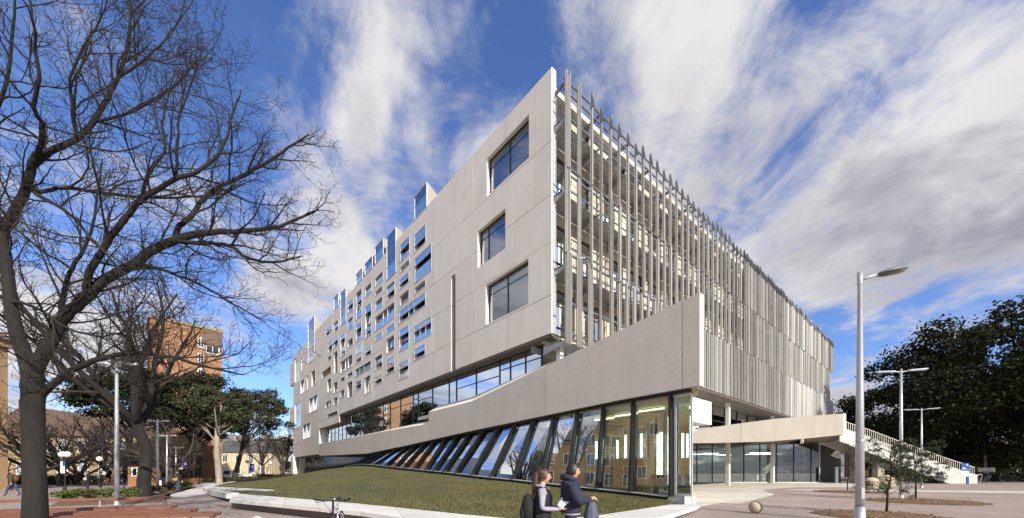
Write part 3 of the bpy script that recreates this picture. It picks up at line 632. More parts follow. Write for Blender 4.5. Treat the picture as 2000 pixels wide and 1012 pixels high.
rail(gbot, 1.5, 88, 1.5, .2, .30, -.20, -.02, 'sill_base', 'black')
for t in np.arange(14, 47, 2.1):
    p = gbot(t); mb = MB(); mb.bar(p+LF.n*.1+Vector((0, 0, -.05)), p+LF.n*.25+Vector((0, 0, -.42)), .08, .10); mb.build('sill_bracket', X['black'], B)
mb = MB(); LF.box(mb, 88.2, 98.6, 0.1, 4.8, -1.0, -.7); mb.build('portal_recess', X['black'], B)
mb = MB(); LF.box(mb, 97.0, 99.8, 0.0, 5.0, -.9, .35); mb.build('portal_wall', X['sill'], B)
mb = MB(); LF.box(mb, 100.5, 104, 0.0, 2.6, -.9, .0); mb.build('service_box', X['plinth'], B)
# clear glass corner under the point of the prow
cz0, cz1 = .42, 5.45; tc1 = pairs[0][0]-.06
mb = MB()
for q in ((.26, .34, cz0, cz1), (tc1-.16, tc1-.06, cz0, cz1), (.34, tc1-.16, cz0, cz0+.10), (.34, tc1-.16, cz1-.1, cz1)): LF.box(mb, *q, GO-.06, GO+.05)
fr_ = mb.build('corner_frame', X['alu'], B)
mb = MB(); LF.box(mb, .35, tc1-.16, cz0+.1, cz1-.1, GO-.02, GO); mb.build('pane', X['glass_clear'], fr_)
gc0 = LF.p(.28, 0, GO); GR = Frame((gc0.x, gc0.y), (rdir.x, rdir.y), (rn.x, rn.y))
for k in range(5):
    mb = MB(); GR.box(mb, .12+k*2.6, 2.62+k*2.6, cz0, cz1, -.02, 0); mb.build('return_pane', X['glass_clear'], B)
    mb = MB(); GR.box(mb, 2.62+k*2.6, 2.7+k*2.6, cz0, cz1, -.1, .04); mb.build('return_mullion', X['black'], B)
mb = MB(); GR.box(mb, -.02, 13.5, .0, cz0-.01, -.35, .02); LF.box(mb, .26, 3.2, .0, cz0-.02, GO-.35, GO+.03); mb.build('plinth', X['plinth'], B)
# inside the prow: floor, back wall, lit posts, counter, chairs' tables
fl = [LF.p(.5, 0, GO-.05), LF.p(60, 0, GO-.05), LF.p(60, 0, -9), RF.p(14, 0, -9), RT.p(14, 0, -.6)]
MB().prism([Vector((p.x, p.y, .30)) for p in fl], (0, 0, .06)).build('prow_floor', X['room_floor'], B)
mb = MB(); LF.box(mb, 6.2, 60, .36, 5.3, -9.0, -8.8); mb.build('prow_back_wall', X['room_warm'], B)
mb = MB(); LF.box(mb, 60, 88, .2, 5.2, -3, -2.8); mb.build('prow_back_wall', X['louvre'], B)
for t, o, h0, h1 in ((1.9, -1.5, .9, 4.6), (3.4, -3.4, 1.2, 4.0), (4.2, -4.5, 1.2, 4.0), (5.2, -4.2, 1.4, 4.1), (6.9, -5.0, 1.4, 4.2), (8.6, -6.5, 1.6, 4.0), (10.2, -6.0, 1.6, 4.0)):
    mb = MB(); LF.box(mb, t, t+.14, h0, h1, o-.05, o); mb.build('lit_post', X['lamp'], B)
for k in range(7):
    mb = MB(); LF.box(mb, 2.5+k*2.0, 4.1+k*2.0, 5.14, 5.20, -2.0-.5*(k % 3), -1.94-.5*(k % 3)); mb.build('ceiling_tube', X['lamp_warm'], B)
mb = MB(); LF.box(mb, 4.4, 8.4, .36, 2.5, -3.9, -3.0); mb.build('timber_joinery', X['timber'], B)
mb = MB(); LF.box(mb, 8.8, 15, .36, 1.6, -5.2, -4.4); mb.build('timber_joinery', X['timber'], B)
mb = MB(); LF.box(mb, 1.3, 3.2, .75, 1.45, -2.4, -1.8); LF.box(mb, 1.4, 1.5, .36, .75, -2.3, -1.9); LF.box(mb, 3.0, 3.1, .36, .75, -2.3, -1.9); mb.build('dark_counter', X['black'], B)
for k in range(4):
    t = 3.0+k*.75; mb = MB()
    for dt, do in ((0, 0), (.4, 0), (0, .4), (.4, .4)): LF.box(mb, t+dt, t+dt+.035, .36, .80, -1.7+do, -1.665+do)
    LF.box(mb, t, t+.44, .80, .84, -1.7, -1.26); LF.box(mb, t, t+.035, .84, 1.2, -1.7, -1.26); mb.build('inside_chair', X['timber'], B)
for t, z, o in ((15.6, 20.9, -1.6), (15.3, 24.9, -1.2)):
    mb = MB(); LF.box(mb, t-.65, t-.05, z, z+.07, o-.2, o); mb.build('ceiling_tube', X['lamp'], B)

# ================================================================ screened facade (right)
IW = -1.0; levels = [(10.55, 15.2), (15.2, 20.1), (20.1, 24.8), (24.8, 28.15)]
sp_, k = .35, 0; bay = 3.3; rs = random.Random(5)
for li, (z0, z1) in enumerate(levels):
    for k in range(24):
        a = .35+k*bay; b = a+bay; wl_ = a+rs.choice([.12, .5, .9]); ww = rs.choice([1.9, 2.3, 1.5]); wz0 = z0+.7; wz1 = min(z0+4.1, z1-.35)
        hh = [(wl_, min(wl_+ww, b-.1), wz0, wz1)]
        mb = MB(); RF.holed(mb, a+.02, b-.02, z0+.02, z1-.02, hh, IW, IW-.3); mb.build('screened_panel', X['ribbed'], B)
        if a < 60:
            f = MB(); h0 = hh[0]; RF.box(f, h0[0], h0[1], h0[2], h0[3], IW-.26, IW-.24); p = f.build('screened_pane', X['glass_dark'], B)
            if a < 30:
                f = MB()
                for q in ((h0[0], h0[0]+.05, h0[2], h0[3]), (h0[1]-.05, h0[1], h0[2], h0[3]), (h0[0]+.05, h0[1]-.05, h0[3]-.06, h0[3]), (h0[0]+.05, h0[1]-.05, h0[2]+.75, h0[2]+.81)): RF.box(f, *q, IW-.23, IW-.12)
                f.build('window_frame', X['dark'], p)
mb = MB(); RF.box(mb, .4, 79.5, 10.2, 28.0, IW-1.4, IW-1.35); mb.build('screened_backing', X['room'], B)
mb = MB(); RF.box(mb, .2, 79.8, 28.0, 28.5, IW-.35, IW+.25); mb.build('parapet', X['sill'], B)
SO = 1.15
for z in (10.25, 15.1, 20.0, 24.7):
    for k in range(10):
        mb = MB(); RF.box(mb, .2+k*8, 8.15+k*8, z, z+.05, IW+.05, .55); mb.build('gangway_grating', X['grating'], B)
    mb = MB(); RF.box(mb, .2, 79.8, z-.06, z+.06, .56, .60); RF.box(mb, .2, 77, z-.05, z+.05, SO-.10, SO-.04); mb.build('gangway_edge', X['darksteel'], B)
    mb = MB()
    for hh in (.55, 1.05): mb.tube([RF.p(.2, z+hh, .58), RF.p(79.5, z+hh, .58)], .014, 5)
    for s in np.arange(.3, 79, 2.2): mb.tube([RF.p(s, z, .58), RF.p(s, z+1.05, .58)], .018, 4)
    mb.build('gangway_rail', X['darksteel'], B)
for z in (10.2, 15.05, 19.95, 24.65, 27.0):
    for k in range(22):
        s = .25+k*3.3*1.08
        MB().prism([RF.p(s, z-.55, IW), RF.p(s, z+.02, IW), RF.p(s, z+.0, SO-.06), RF.p(s, z-.12, SO-.06)], RF.e*.07).build('bracket_arm', X['galv' if z < 27 else 'darksteel'], B)
for z in (26.2, 26.9, 21.35, 20.9, 15.75, 16.2, 10.6, 12.6):
    mb = MB(); RF.box(mb, 0, 77, z, z+.11, SO-.10, SO-.02); mb.build('screen_rail', X['darksteel'], B)
# the fins: folded perforated blades in three tiers, each tier's blades share their mesh
def fin_mesh(hgt, w, dpt, tipc, nm, tabs=True, tip=True):
    mb = MB(); th = .025
    def pris(prof, mi):
        n = len(prof); b_ = [(x, y, 0) for x, y in prof]; tp = [(x, y, hgt-(tipc*(max(x, 0)/w))) for x, y in prof]
        mb.add(b_+tp, [tuple(range(n))[::-1], tuple(range(n, 2*n))]+[(i, (i+1) % n, n+(i+1) % n, n+i) for i in range(n)], mi)
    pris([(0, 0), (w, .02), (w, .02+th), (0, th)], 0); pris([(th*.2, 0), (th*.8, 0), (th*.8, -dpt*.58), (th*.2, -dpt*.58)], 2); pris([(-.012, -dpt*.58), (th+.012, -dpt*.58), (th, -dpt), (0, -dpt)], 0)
    if tabs:
        z = hgt-1.9
        while z > .5:
            mb.add([(w, -.02, z), (w+.16, -.10, z+.75), (w, -.02, z+.42), (w, .03, z), (w+.16, -.07, z+.75), (w, .03, z+.42)], [(0, 1, 2), (3, 5, 4), (0, 1, 4, 3), (1, 2, 5, 4)], 1)
            z -= 1.9
        if tip: mb.add([(-.02, -.02, hgt-1.0), (-.02, -dpt-.1, hgt-1.0), (-.02, -dpt*.6, hgt+.15), (.01, -.02, hgt-1.0), (.01, -dpt-.1, hgt-1.0), (.01, -dpt*.6, hgt+.15)], [(0, 1, 2), (3, 5, 4), (0, 1, 4, 3), (1, 2, 5, 4), (2, 0, 3, 5)], 1)
    return mb.mesh(nm, [X['zinc'], X['darksteel'], X['zinc_shade']])
tiers = [(21.3, 27.35), (15.75, 21.25), (9.9, 15.7)]
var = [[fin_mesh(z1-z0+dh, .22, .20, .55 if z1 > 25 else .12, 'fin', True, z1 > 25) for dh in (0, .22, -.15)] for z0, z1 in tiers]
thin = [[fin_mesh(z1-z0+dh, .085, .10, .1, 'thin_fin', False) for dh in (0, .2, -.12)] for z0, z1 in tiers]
base_ang = math.atan2(RF.e.y, RF.e.x); rf = random.Random(21); extra = [[], [], []]; count = 0
for ti, (z0, z1) in enumerate(tiers):
    s = 0.05
    cl = [0.05, .2, .34, .48, 1.25, 1.38, 1.52] if ti < 2 else [.05, .18, .31, .45, .62, 1.2, 1.34, 1.48, 1.62, 2.35, 2.5, 2.65, 2.8, 3.6, 3.75]
    for s in cl:
        o = inst(thin[ti][rf.randrange(3)], 'screen_fin', B); o.matrix_basis = Matrix.Translation(RF.p(s, z0, SO)) @ Matrix.Rotation(base_ang, 4, 'Z')
    s = cl[-1]+1.1; step = 1.09 if ti < 2 else 1.0
    while s < 76.5:
        ang = float(np.interp(s, [0, 12, 26, 30, 44, 50, 80], [12, 18, 22, 6, 0, 26, 18]))+rf.uniform(-5, 5)*(1 if s < 24 else 2.6)
        me = var[ti][rf.randrange(3)]; mt = Matrix.Translation(RF.p(s+rf.uniform(-.05, .05), z0, SO)) @ Matrix.Rotation(base_ang+R(ang), 4, 'Z')
        o = inst(me, 'screen_fin', B); o.matrix_basis = mt; count += 1
        if ti > 0 and 4 < s < 24: o = inst(thin[ti][rf.randrange(3)], 'screen_fin', B); o.matrix_basis = Matrix.Translation(RF.p(s+.34, z0, SO-.02)) @ Matrix.Rotation(base_ang, 4, 'Z')
        if (ti == 2 and s > 10) or (30 < s < 48 and ti < 2):
            extra[ti].append(Matrix.Translation(RF.p(s+step*.5, z0, SO-.03)) @ Matrix.Rotation(base_ang+R(ang+rf.uniform(-6, 6)), 4, 'Z'))
        s += step
for ti in range(3):
    me = var[ti][0]; vv = np.array([v.co[:] for v in me.vertices]); mb = MB()
    fs = [tuple(p.vertices) for p in me.polygons]; mi = [p.material_index for p in me.polygons]
    for mt in extra[ti]:
        A_ = np.array(mt); q = vv @ A_[:3, :3].T + A_[:3, 3]; b = len(mb.v); mb.v += [tuple(x) for x in q]; mb.f += [tuple(i+b for i in f) for f in fs]; mb.m += mi
    o = mb.build('infill_fins', [X['zinc'], X['darksteel'], X['zinc_shade']], B); tag(o, kind='stuff')
# end box of the screen
mb = MB(); RF.box(mb, 76.6, 78.6, 21.5, 27.2, -4, SO-.2); RF.box(mb, 76.6, 78.6, 9.8, 15.2, -4, SO-.2); mb.build('screen_end_box', X['zinc'], B)
for z0, z1 in ((21.3, 27.4), (9.6, 15.4)):
    for k in range(7): o = inst(var[0][k % 3] if z0 > 20 else var[2][k % 3], 'screen_fin', B); o.matrix_basis = Matrix.Translation(RF.p(76.8+k*.3, z0, SO)) @ Matrix.Rotation(base_ang+R(10), 4, 'Z')
# dark glazed undercroft, soffit, column, white hanging box
mb = MB(); RF.box(mb, 12, 79.8, 9.75, 9.9, -6.0, SO-.1); mb.build('screen_soffit', X['soffit'], B)
for k in range(16):
    s = 14+k*4.0; mb = MB(); RF.box(mb, s+.04, s+3.96, 6.0, 9.7, -2.02, -2.0); mb.build('undercroft_pane', X['glass_dark'], B)
    mb = MB(); RF.box(mb, s-.05, s+.04, 6.0, 9.7, -2.08, -1.9); RF.box(mb, s+.04, s+3.96, 7.9, 8.0, -2.06, -1.95); mb.build('undercroft_mullion', X['black'], B)
mb = MB(); RF.box(mb, 12, 80, 5.9, 6.1, -7, -2.1); RF.box(mb, 12, 80, 6.1, 10, -7, -6.8); mb.build('undercroft_floor', X['louvre'], B)
for s in (29.6, 46, 62): mb = MB(); RF.box(mb, s, s+.42, 0, 9.75, -.3, .1); mb.build('column', X['sill'], B)
for s, o_ in ((22, -4), (25, -5), (27.5, -4.5), (33, -5)): mb = MB(); RF.box(mb, s, s+2.2, 8.9, 8.96, o_-.1, o_); mb.build('ceiling_tube', X['lamp'], B)
mb = MB()
mb.prism([RF.p(13.0, 6.35, 1.35), RF.p(21.7, 6.35, 1.35), RF.p(21.7, 8.65, 1.35), RF.p(13.0, 8.65, 1.35)], RF.n*-3.2); mb.build('hanging_box', X['white'], B)
# neon letter behind the dark glass
c = RF.p(25.4, 7.3, -1.85); e = RF.e; up = Vector((0, 0, 1)); mb = MB()
for rr in (.62, .36): mb.tube([c+e*rr*math.cos(a)+up*rr*math.sin(a) for a in np.linspace(0, 2*math.pi, 25)], .03, 5, caps=False)
for xx in (.45, .66): mb.tube([c+e*xx+up*-.62, c+e*xx+up*1.5], .03, 5)
mb.tube([c+e*.45+up*1.5, c+e*.66+up*1.5], .03, 5); mb.tube([c+e*-1.6+up*-.9, c+e*1.4+up*-.9], .03, 5)
tag(mb.build('letter_sign', X['neon'], B), 'neon outline letter d on the dark glass')

# ================================================================ entrance pavilion, canopy and stair
PV = thing('entrance_pavilion', 'glazed entrance pavilion with concrete columns under the pale canopy', 'pavilion', (36, 55, 0))
GY = 55.0
xs_ = [(px-1000)/FPX*GY for px in (1330, 1361, 1391, 1421.5, 1452.5, 1484, 1516, 1550, 1584, 1600)]
for i, (a, b) in enumerate(zip(xs_, xs_[1:])):
    MB().box(a+.05, b-.05, GY-.02, GY, .12, 5.7).build('glass_panel', X['glass_dark' if i > 5 else 'glass_clear'], PV)
    MB().box(b-.05, b+.05, GY-.10, GY+.06, .0, 5.75).build('mullion', X['black' if i != 8 else 'alu'], PV)
MB().box(xs_[0], xs_[-1], GY-.14, GY+.1, 0, .12).build('threshold', X['plinth'], PV)
for px in (1441, 1543, 1591): x = (px-1000)/FPX*56.5; MB().box(x-.55, x+.55, 56.2, 57.3, .0, 5.75).build('column', X['canopy'], PV)
MB().box(24, 50, 55.2, 72, .0, .05).build('inside_floor', X['room_floor'], PV); MB().box(24, 50, 70, 70.3, 0, 5.7).build('inside_wall', X['room'], PV)
MB().box(24, 50.5, 55.2, 72, 5.72, 5.8).build('inside_ceiling', X['room'], PV)
MB().box(47.0, 50.5, 57.4, 57.7, 0, 5.7).build('inside_wall', X['louvre'], PV)
rl = random.Random(3)
for k in range(12): x = 26+rl.random()*18; y = 57.5+rl.random()*10; MB().box(x, x+2.4, y, y+.1, 4.55, 4.62).build('ceiling_tube', X['lamp'], PV)
for a, b in ((1345, 1430), (1446, 1507)):
    x0, x1 = (a-1000)/FPX*56, (b-1000)/FPX*56; mb = MB(); mb.box(x0, x1, 55.6, 56.1, 1.3, 1.42)
    for q in (.1, .45, .8): mb.box(x0+(x1-x0)*q, x0+(x1-x0)*q+.12, 55.65, 56.05, .1, 1.3)
    mb.build('counter_table', X['rust'], PV)
CN = thing('entrance_canopy', 'pale concrete canopy rising towards the right above the entrance glazing', 'canopy', (40, 50, 0))
CY = lambda px: float(np.interp(px, [1330, 1356, 1648], [29.0, 31.0, 50.0])); cy = 50.0; topc = [(1330, 846), (1356, 841), (1400, 833.5), (1460, 825), (1520, 817.5), (1600, 811), (1648, 808)]; botc = [(1648, 849), (1580, 856), (1500, 862.5), (1400, 865), (1330, 866)]
split = 1447
def cpoly(lo, hi, cur):
    xs2 = sorted({lo, hi} | {p[0] for p in cur if lo < p[0] < hi}); s_ = sorted(cur); return [(x, float(np.interp(x, [p[0] for p in s_], [p[1] for p in s_]))) for x in xs2]
for lo, hi in ((1330, split-.3), (split+.3, 1648)):
    allx = sorted({lo, hi} | {p[0] for p in topc+botc if lo < p[0] < hi} | {x for x in range(1340, 1648, 20) if lo < x < hi}); yt = lambda x: float(np.interp(x, [p[0] for p in topc], [p[1] for p in topc])); yb = lambda x: float(np.interp(x, [p[0] for p in botc[::-1]], [p[1] for p in botc[::-1]]))
    mb = MB(); bk = Vector((0, .35, 0))
    for x0, x1 in zip(allx, allx[1:]):
        a0, a1, b0, b1 = at(x0, yt(x0), CY(x0)), at(x1, yt(x1), CY(x1)), at(x0, yb(x0), CY(x0)), at(x1, yb(x1), CY(x1))
        mb.quad(a0, a1, b1, b0); mb.quad(a0, a1, a1+bk, a0+bk); mb.quad(b0, b1, b1+bk, b0+bk); mb.quad(a0+bk, a1+bk, b1+bk, b0+bk)
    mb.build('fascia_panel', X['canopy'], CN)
e0 = at(1648, 808, cy); e1 = at(1648, 849, cy)
MB().prism([e0, e1, e1+Vector((.0, 5, .15)), e0+Vector((0, 5, 0))], (.3, 0, 0)).build('end_panel', X['white'], CN)
mb = MB(); sb = [at(x, y, CY(x)) for x, y in cpoly(1330, 1648, botc)]
for a, b in zip(sb, sb[1:]): mb.quad(a+Vector((0, .3, .12)), b+Vector((0, .3, .12)), Vector((b.x*1.12+3, 60, 6.05)), Vector((a.x*1.12+6, 60, 6.0)))
mb.build('soffit', X['soffit'], CN)
mb = MB(); stp = [at(x, y+3, CY(x)) for x, y in cpoly(1330, 1648, topc)]
for a, b in zip(stp, stp[1:]): mb.quad(a+Vector((0, .3, 0)), b+Vector((0, .3, 0)), b+Vector((0, 9, 0)), a+Vector((0, 9, 0)))
mb.build('deck', X['plinth'], CN)
ST = thing('outdoor_stair', 'white outdoor stair with picket railing descending to the right of the canopy', 'stair', (55, 51, 0))
sy = 51.3
def sp2(px, py): return at(px, py, sy)
side = [(1640, 834), (1700, 853.5), (1780, 884), (1850, 909), (1898, 925), (1909, 927), (1909, 946), (1860, 946), (1838, 940), (1780, 917), (1700, 885), (1640, 862)]
for k, off in enumerate((0, 3.4)):
    MB().prism([sp2(*p)+Vector((0, off, 0)) for p in side], (0, .22, 0)).build('side_wall', X['plinth'], ST)
a, b = sp2(1640, 842), sp2(1905, 944)
for k in range(40):
    f = k/40; x = a.x+(b.x-a.x)*f; z = a.z+(b.z-a.z)*f
    MB().box(x, x+(b.x-a.x)/40+.02, sy+.23, sy+3.38, z-.3, z).build('step', X['plinth'], ST)
def rail_y(px): return float(np.interp(px, [1645, 1700, 1780, 1850, 1905], [835, 853.5, 884, 909, 927]))
mb = MB(); tops = [sp2(p, rail_y(p)-14)+Vector((0, .1, 0)) for p in range(1645, 1907, 20)]
for p, q in zip(tops, tops[1:]): mb.bar(p, q, .07, .05)
mb.build('handrail', X['sill'], ST)
px = 1646.
while px < 1905:
    p = sp2(px, rail_y(px))+Vector((0, .1, 0)); MB().box(p.x-.02, p.x+.02, p.y-.02, p.y+.02, p.z-.02, p.z+13.6*sy/FPX).build('picket', X['sill'], ST); px += 4.1
for px in (1735, 1690): p = sp2(px, 945); MB().box(p.x-.45, p.x+.45, sy+1, sy+1.9, 0, sp2(px, 884 if px > 1700 else 866).z).build('pier', X['canopy'], ST)

# ================================================================ other buildings
def wall_windows(root, fr, rects, mat='glass_dark', frame='signwhite', dep=.12):
    for (a, b, c, d) in rects:
        m = MB()
        for q in ((a-.12, a, c-.12, d+.12), (b, b+.12, c-.12, d+.12), (a, b, d, d+.12), (a, b, c-.12, c), ((a+b)/2-.04, (a+b)/2+.04, c, d)): fr.box(m, *q, -.02, .06)
        w = m.build('window', X[frame], root)
        m = MB(); fr.box(m, a, b, c, d, -dep, -dep+.03); m.build('pane', X[mat], w)
def holed_wall(root, fr, t0, t1, z0, z1, rects, mat, name='wall'):
    mb = MB(); fr.holed(mb, t0, t1, z0, z1, rects, 0, -.4); mb.build(name, X[mat], root)
    mb = MB(); fr.box(mb, t0+.1, t1-.1, z0, z1-.1, -.9, -.8); mb.build('inner_wall', X['louvre'], root)
# orange brick tower
A0 = at(293, 620, 70); A1 = at(433, 650, 77.8); d = (A1-A0); d.z = 0; L_ = d.length; d.normalize()
TF = Frame((A0.x, A0.y), (d.x, d.y), (d.y, -d.x)); zt = A0.z
T = thing('brick_tower', 'tall orange brick tower block behind the bare trees', 'building', (A0.x, A0.y, 0))
tw = [(7.0, 7.75, z, z+1.7) for z in np.arange(2.0, 29, 3.1)]+[(8.3, 10.2, zt-4.6, zt-3.2)]
holed_wall(T, TF, 0, L_, 0, zt, tw, 'brick_red'); wall_windows(T, TF, tw)
mb = MB(); TF.box(mb, -.0, L_, 0, zt, -9.5, -.95); mb.build('core', X['brick_brown'], T)
mb = MB(); TF.box(mb, -.25, L_+.25, zt, zt+.5, -9.7, .25); mb.build('parapet', X['cream'], T)
mb = MB(); TF.box(mb, 7.6, L_+.05, zt-3.0, zt-.05, .02, .35); mb.build('shadow_band', X['tile'], T)
# brick blocks on the left: one just in view, one beyond the frame that the ground-floor glass mirrors
for y0, ln, lb in ((35, 7, 'brown brick hall at the far left edge behind the big bare tree'), (19, 19, 'tan brick building beyond the left edge, mirrored in the ground-floor glass')):
    BF = Frame((-47.2, y0), (0, -1), (1, 0)); K = thing('brick_hall', lb, 'building', (-47.2, y0, 0))
    bw = [(a, a+1.6, z, z+2.2) for a in np.arange(1.4, ln-1.7, 3.6) for z in (1.2, 5.0, 8.8)]
    holed_wall(K, BF, 0, ln, 0, 13.2, bw, 'brick_tan'); wall_windows(K, BF, bw)
    mb = MB(); BF.box(mb, 0.0, ln, 0, 13.2, -14, -.95); mb.build('core', X['brick_brown'], K)
    mb = MB(); BF.box(mb, -.3, ln+.3, 13.2, 13.8, -14.2, .3); mb.build('parapet', X['cream'], K)
    MB().prism([BF.p(-.6, 13.8, .6), BF.p(-.6, 13.8, -14.6), BF.p(-.6, 17.5, -7)], BF.e*(ln+1.2)).build('roof', X['tile'], K)
# cream gabled hall
HF = Frame((-88, 62), (1, 0), (0, -1)); K = thing('gabled_hall', 'cream rendered hall with two brown tiled gables behind bare trees', 'building', (-88, 62, 0))
hw = [(a, a+1.5, z, z+1.9) for a in np.arange(2.5, 26, 3.4) for z in (1.3, 4.9)]
holed_wall(K, HF, 0, 28, 0, 7.6, hw, 'cream'); wall_windows(K, HF, hw)
mb = MB(); HF.box(mb, 0, 28, 0, 7.6, -12, -.95); mb.build('core', X['cream'], K)
for a in (1, 15): MB().prism([HF.p(a-.8, 7.5, .35), HF.p(a+12.8, 7.5, .35), HF.p(a+6, 12.6, .35)], (0, 12, 0)).build('gable_roof', X['tile'], K)
# low brown brick wing
WF = Frame((-74, 66), (1, .12), (.12, -1)); K = thing('brick_wing', 'low brown brick wing beside the foot of the tower', 'building', (-74, 66, 0))
ww = [(a, a+1.0, 1.2, 3.2) for a in (3, 8, 12.6)]+[(12.6, 13.6, 5.0, 7.0)]
holed_wall(K, WF, 0, 15.5, 0, 8.6, ww, 'brick_brown'); wall_windows(K, WF, ww)
mb = MB(); WF.box(mb, 0, 15.5, 0, 8.6, -6, -.95); mb.build('core', X['brick_brown'], K)
mb = MB(); WF.box(mb, -.2, 15.7, 8.6, 9.0, -6.2, .2); mb.build('parapet', X['tile'], K)
# small kiosk
KF = Frame((-44.2, 43), (1, 0), (0, -1)); K = thing('brick_kiosk', 'small orange brick kiosk with a barred window on the plaza', 'kiosk', (-44.2, 43, 0))
mb = MB(); KF.box(mb, 0, 2.0, 0, 2.4, -2, 0); mb.build('wall', X['brick_red'], K); mb = MB(); KF.box(mb, -.3, 2.3, 2.4, 2.9, -2.3, .3); mb.build('roof', X['black'], K)
wall_windows(K, KF, [(.6, 1.6, 1.2, 2.0)], 'glass_dark', 'signwhite', -.02)
# distant sandstone house and grey block
SF = Frame((-96, 122), (1, .1), (.1, -1)); K = thing('sandstone_house', 'distant pale sandstone house with dark slate roof', 'house', (-96, 122, 0))
sw = [(a, a+1.3, z, z+2.1) for a in (1.5, 5.5, 9.5, 13.2) for z in (1.2, 5.0)]
holed_wall(K, SF, 0, 16.5, 0, 8.2, sw, 'sandstone'); wall_windows(K, SF, sw)
mb = MB(); SF.box(mb, 0, 16.5, 0, 8.2, -9, -.95); mb.build('core', X['sandstone'], K)
rf_ = MB().prism([SF.p(-.5, 8.1, .5), SF.p(-.5, 8.1, -9.5), SF.p(-.5, 12.2, -4.5)], SF.e*17.5).build('roof', X['slate'], K)
for a in (3, 12): m = MB(); SF.box(m, a, a+1.1, 10.5, 14, -5, -4.2); m.build('chimney', X['brick_brown'], rf_)
GF = Frame((-121, 132), (1, .1), (.1, -1)); K = thing('office_block', 'distant pale grey office block behind the gum trees', 'building', (-121, 132, 0))
gw = [(a, a+2.6, z, z+1.6) for a in (1, 4.6, 8.2, 11.8) for z in (2, 5.4, 8.8, 12.2)]
holed_wall(K, GF, 0, 16, 0, 16, gw, 'canopy'); wall_windows(K, GF, gw); mb = MB(); GF.box(mb, 0, 16, 0, 15.9, -9, -.95); mb.build('core', X['canopy'], K)
# brown building behind the right-hand trees
QF = Frame((104, 108), (1, 0), (0, -1)); K = thing('brick_lodge', 'brown brick building behind the dark trees on the right', 'building', (104, 108, 0))
qw = [(a, a+1.6, 1.2, 3.4) for a in np.arange(2, 44, 4.4)]
holed_wall(K, QF, 0, 46, 0, 7.5, qw, 'brick_brown'); wall_windows(K, QF, qw); mb = MB(); QF.box(mb, 0, 46, 0, 7.5, -9, -.95); mb.build('core', X['brick_brown'], K)
MB().prism([QF.p(-.5, 7.4, .5), QF.p(-.5, 7.4, -9.5), QF.p(-.5, 11, -4.5)], QF.e*47).build('roof', X['tile'], K)
# low stone wall with hedge-line in front of it, right background
mb = MB(); mb.box(66, 120, 62, 62.5, 0, 1.1); tag(mb.build('garden_wall', X['louvre']), 'low dark garden wall under the dark trees on the right', 'wall')
mb = MB(); mb.box(-75, -42, 50, 50.6, 0, .75); tag(mb.build('planter_wall', X['brick_brown']), 'long low brown planter wall in front of the gabled hall', 'wall')

# ================================================================ trees
def grow(mb, start, dirv, length, r, level, rng, P):
    n = P['seg'][level]; pts = [Vector(start)]; d = Vector(dirv).normalized(); rad = [r]; r1 = r*P['taper']
    for i in range(n):
        d = (d+Vector((rng.gauss(0, 1), rng.gauss(0, 1), rng.gauss(0, 1)))*P['wig'][level]+Vector((0, 0, P['up'][level]))).normalized()
        pts.append(pts[-1]+d*(length/n)); rad.append(r+(r1-r)*(i+1)/n)
    mb.tube(pts, [max(x, P['rmin']) for x in rad], P['sides'][level], caps=False)
    if level+1 < len(P['seg']): sprout(mb, pts, rad, level+1, rng, P, P['from'][level])
def sprout(mb, pts, rad, level, rng, P, f0=.15):
    seg = [(b-a).length for a, b in zip(pts, pts[1:])]; tot = sum(seg); s = tot*f0+rng.random()*P['gap'][level]
    while s < tot:
        q = s; i = 0
        while i < len(seg)-1 and q > seg[i]: q -= seg[i]; i += 1
        p = pts[i].lerp(pts[i+1], q/seg[i]); ax = (pts[i+1]-pts[i]).normalized()
        a = ax.orthogonal().normalized(); a.rotate(Matrix.Rotation(rng.random()*6.283, 3, ax))
        ang = R(rng.uniform(*P['ang'])); d = ax*math.cos(ang)+a*math.sin(ang)
        rr = rad[i]+(rad[i+1]-rad[i])*(q/seg[i]); fall = 1-.45*s/tot
        ln = rng.uniform(*P['len'][level])*fall
        grow(mb, p, d, ln, min(rr*.6, P['rad'][level]), level, rng, P); s += P['gap'][level]*rng.uniform(.6, 1.4)
    return
BIG = dict(seg=[8, 6, 5, 3, 2], taper=.35, wig=[.1, .16, .2, .22, .2], up=[.03, .07, .07, .09, .1], sides=[8, 5, 4, 3, 3], rmin=.0034, gap=[1, .34, .18, .12, .12],
           ang=(28, 62), len=[(3, 4), (1.3, 2.8), (.5, 1.15), (.18, .42), (.06, .14)], rad=[.1, .026, .010, .005, .0035], **{'from': [.1, .12, .12, .2, .2]})
# the big bare tree on the left, limbs as in the photograph
tr = thing('bare_tree', 'big bare leafless tree with spreading limbs at the left edge', 'tree', (-11.6, 9.1, 0))
rngT = random.Random(4); trunk = MB(); tw_ = MB()
def limb(pp, sides=9, dens=True, f0=.12):
    pts = []; rad = []
    raw = [(at(x, y, Y), rpx*Y/FPX/math.sqrt(1+((x-1000)/FPX)**2)*.95) for x, y, Y, rpx in pp]
    for i in range(len(raw)-1):
        p0 = raw[max(i-1, 0)][0]; p1, r1 = raw[i]; p2, r2 = raw[i+1]; p3 = raw[min(i+2, len(raw)-1)][0]
        for k in range(4):
            t = k/4; q = .5*((2*p1)+(p2-p0)*t+(2*p0-5*p1+4*p2-p3)*t*t+(3*p1-p0-3*p2+p3)*t**3); pts.append(q+Vector((rngT.gauss(0, .012), 0, rngT.gauss(0, .012)))); rad.append(r1+(r2-r1)*t)
    pts.append(raw[-1][0]); rad.append(raw[-1][1])
    trunk.tube(pts, rad, sides)
    if dens: sprout(tw_, pts, rad, 1, rngT, BIG, f0)
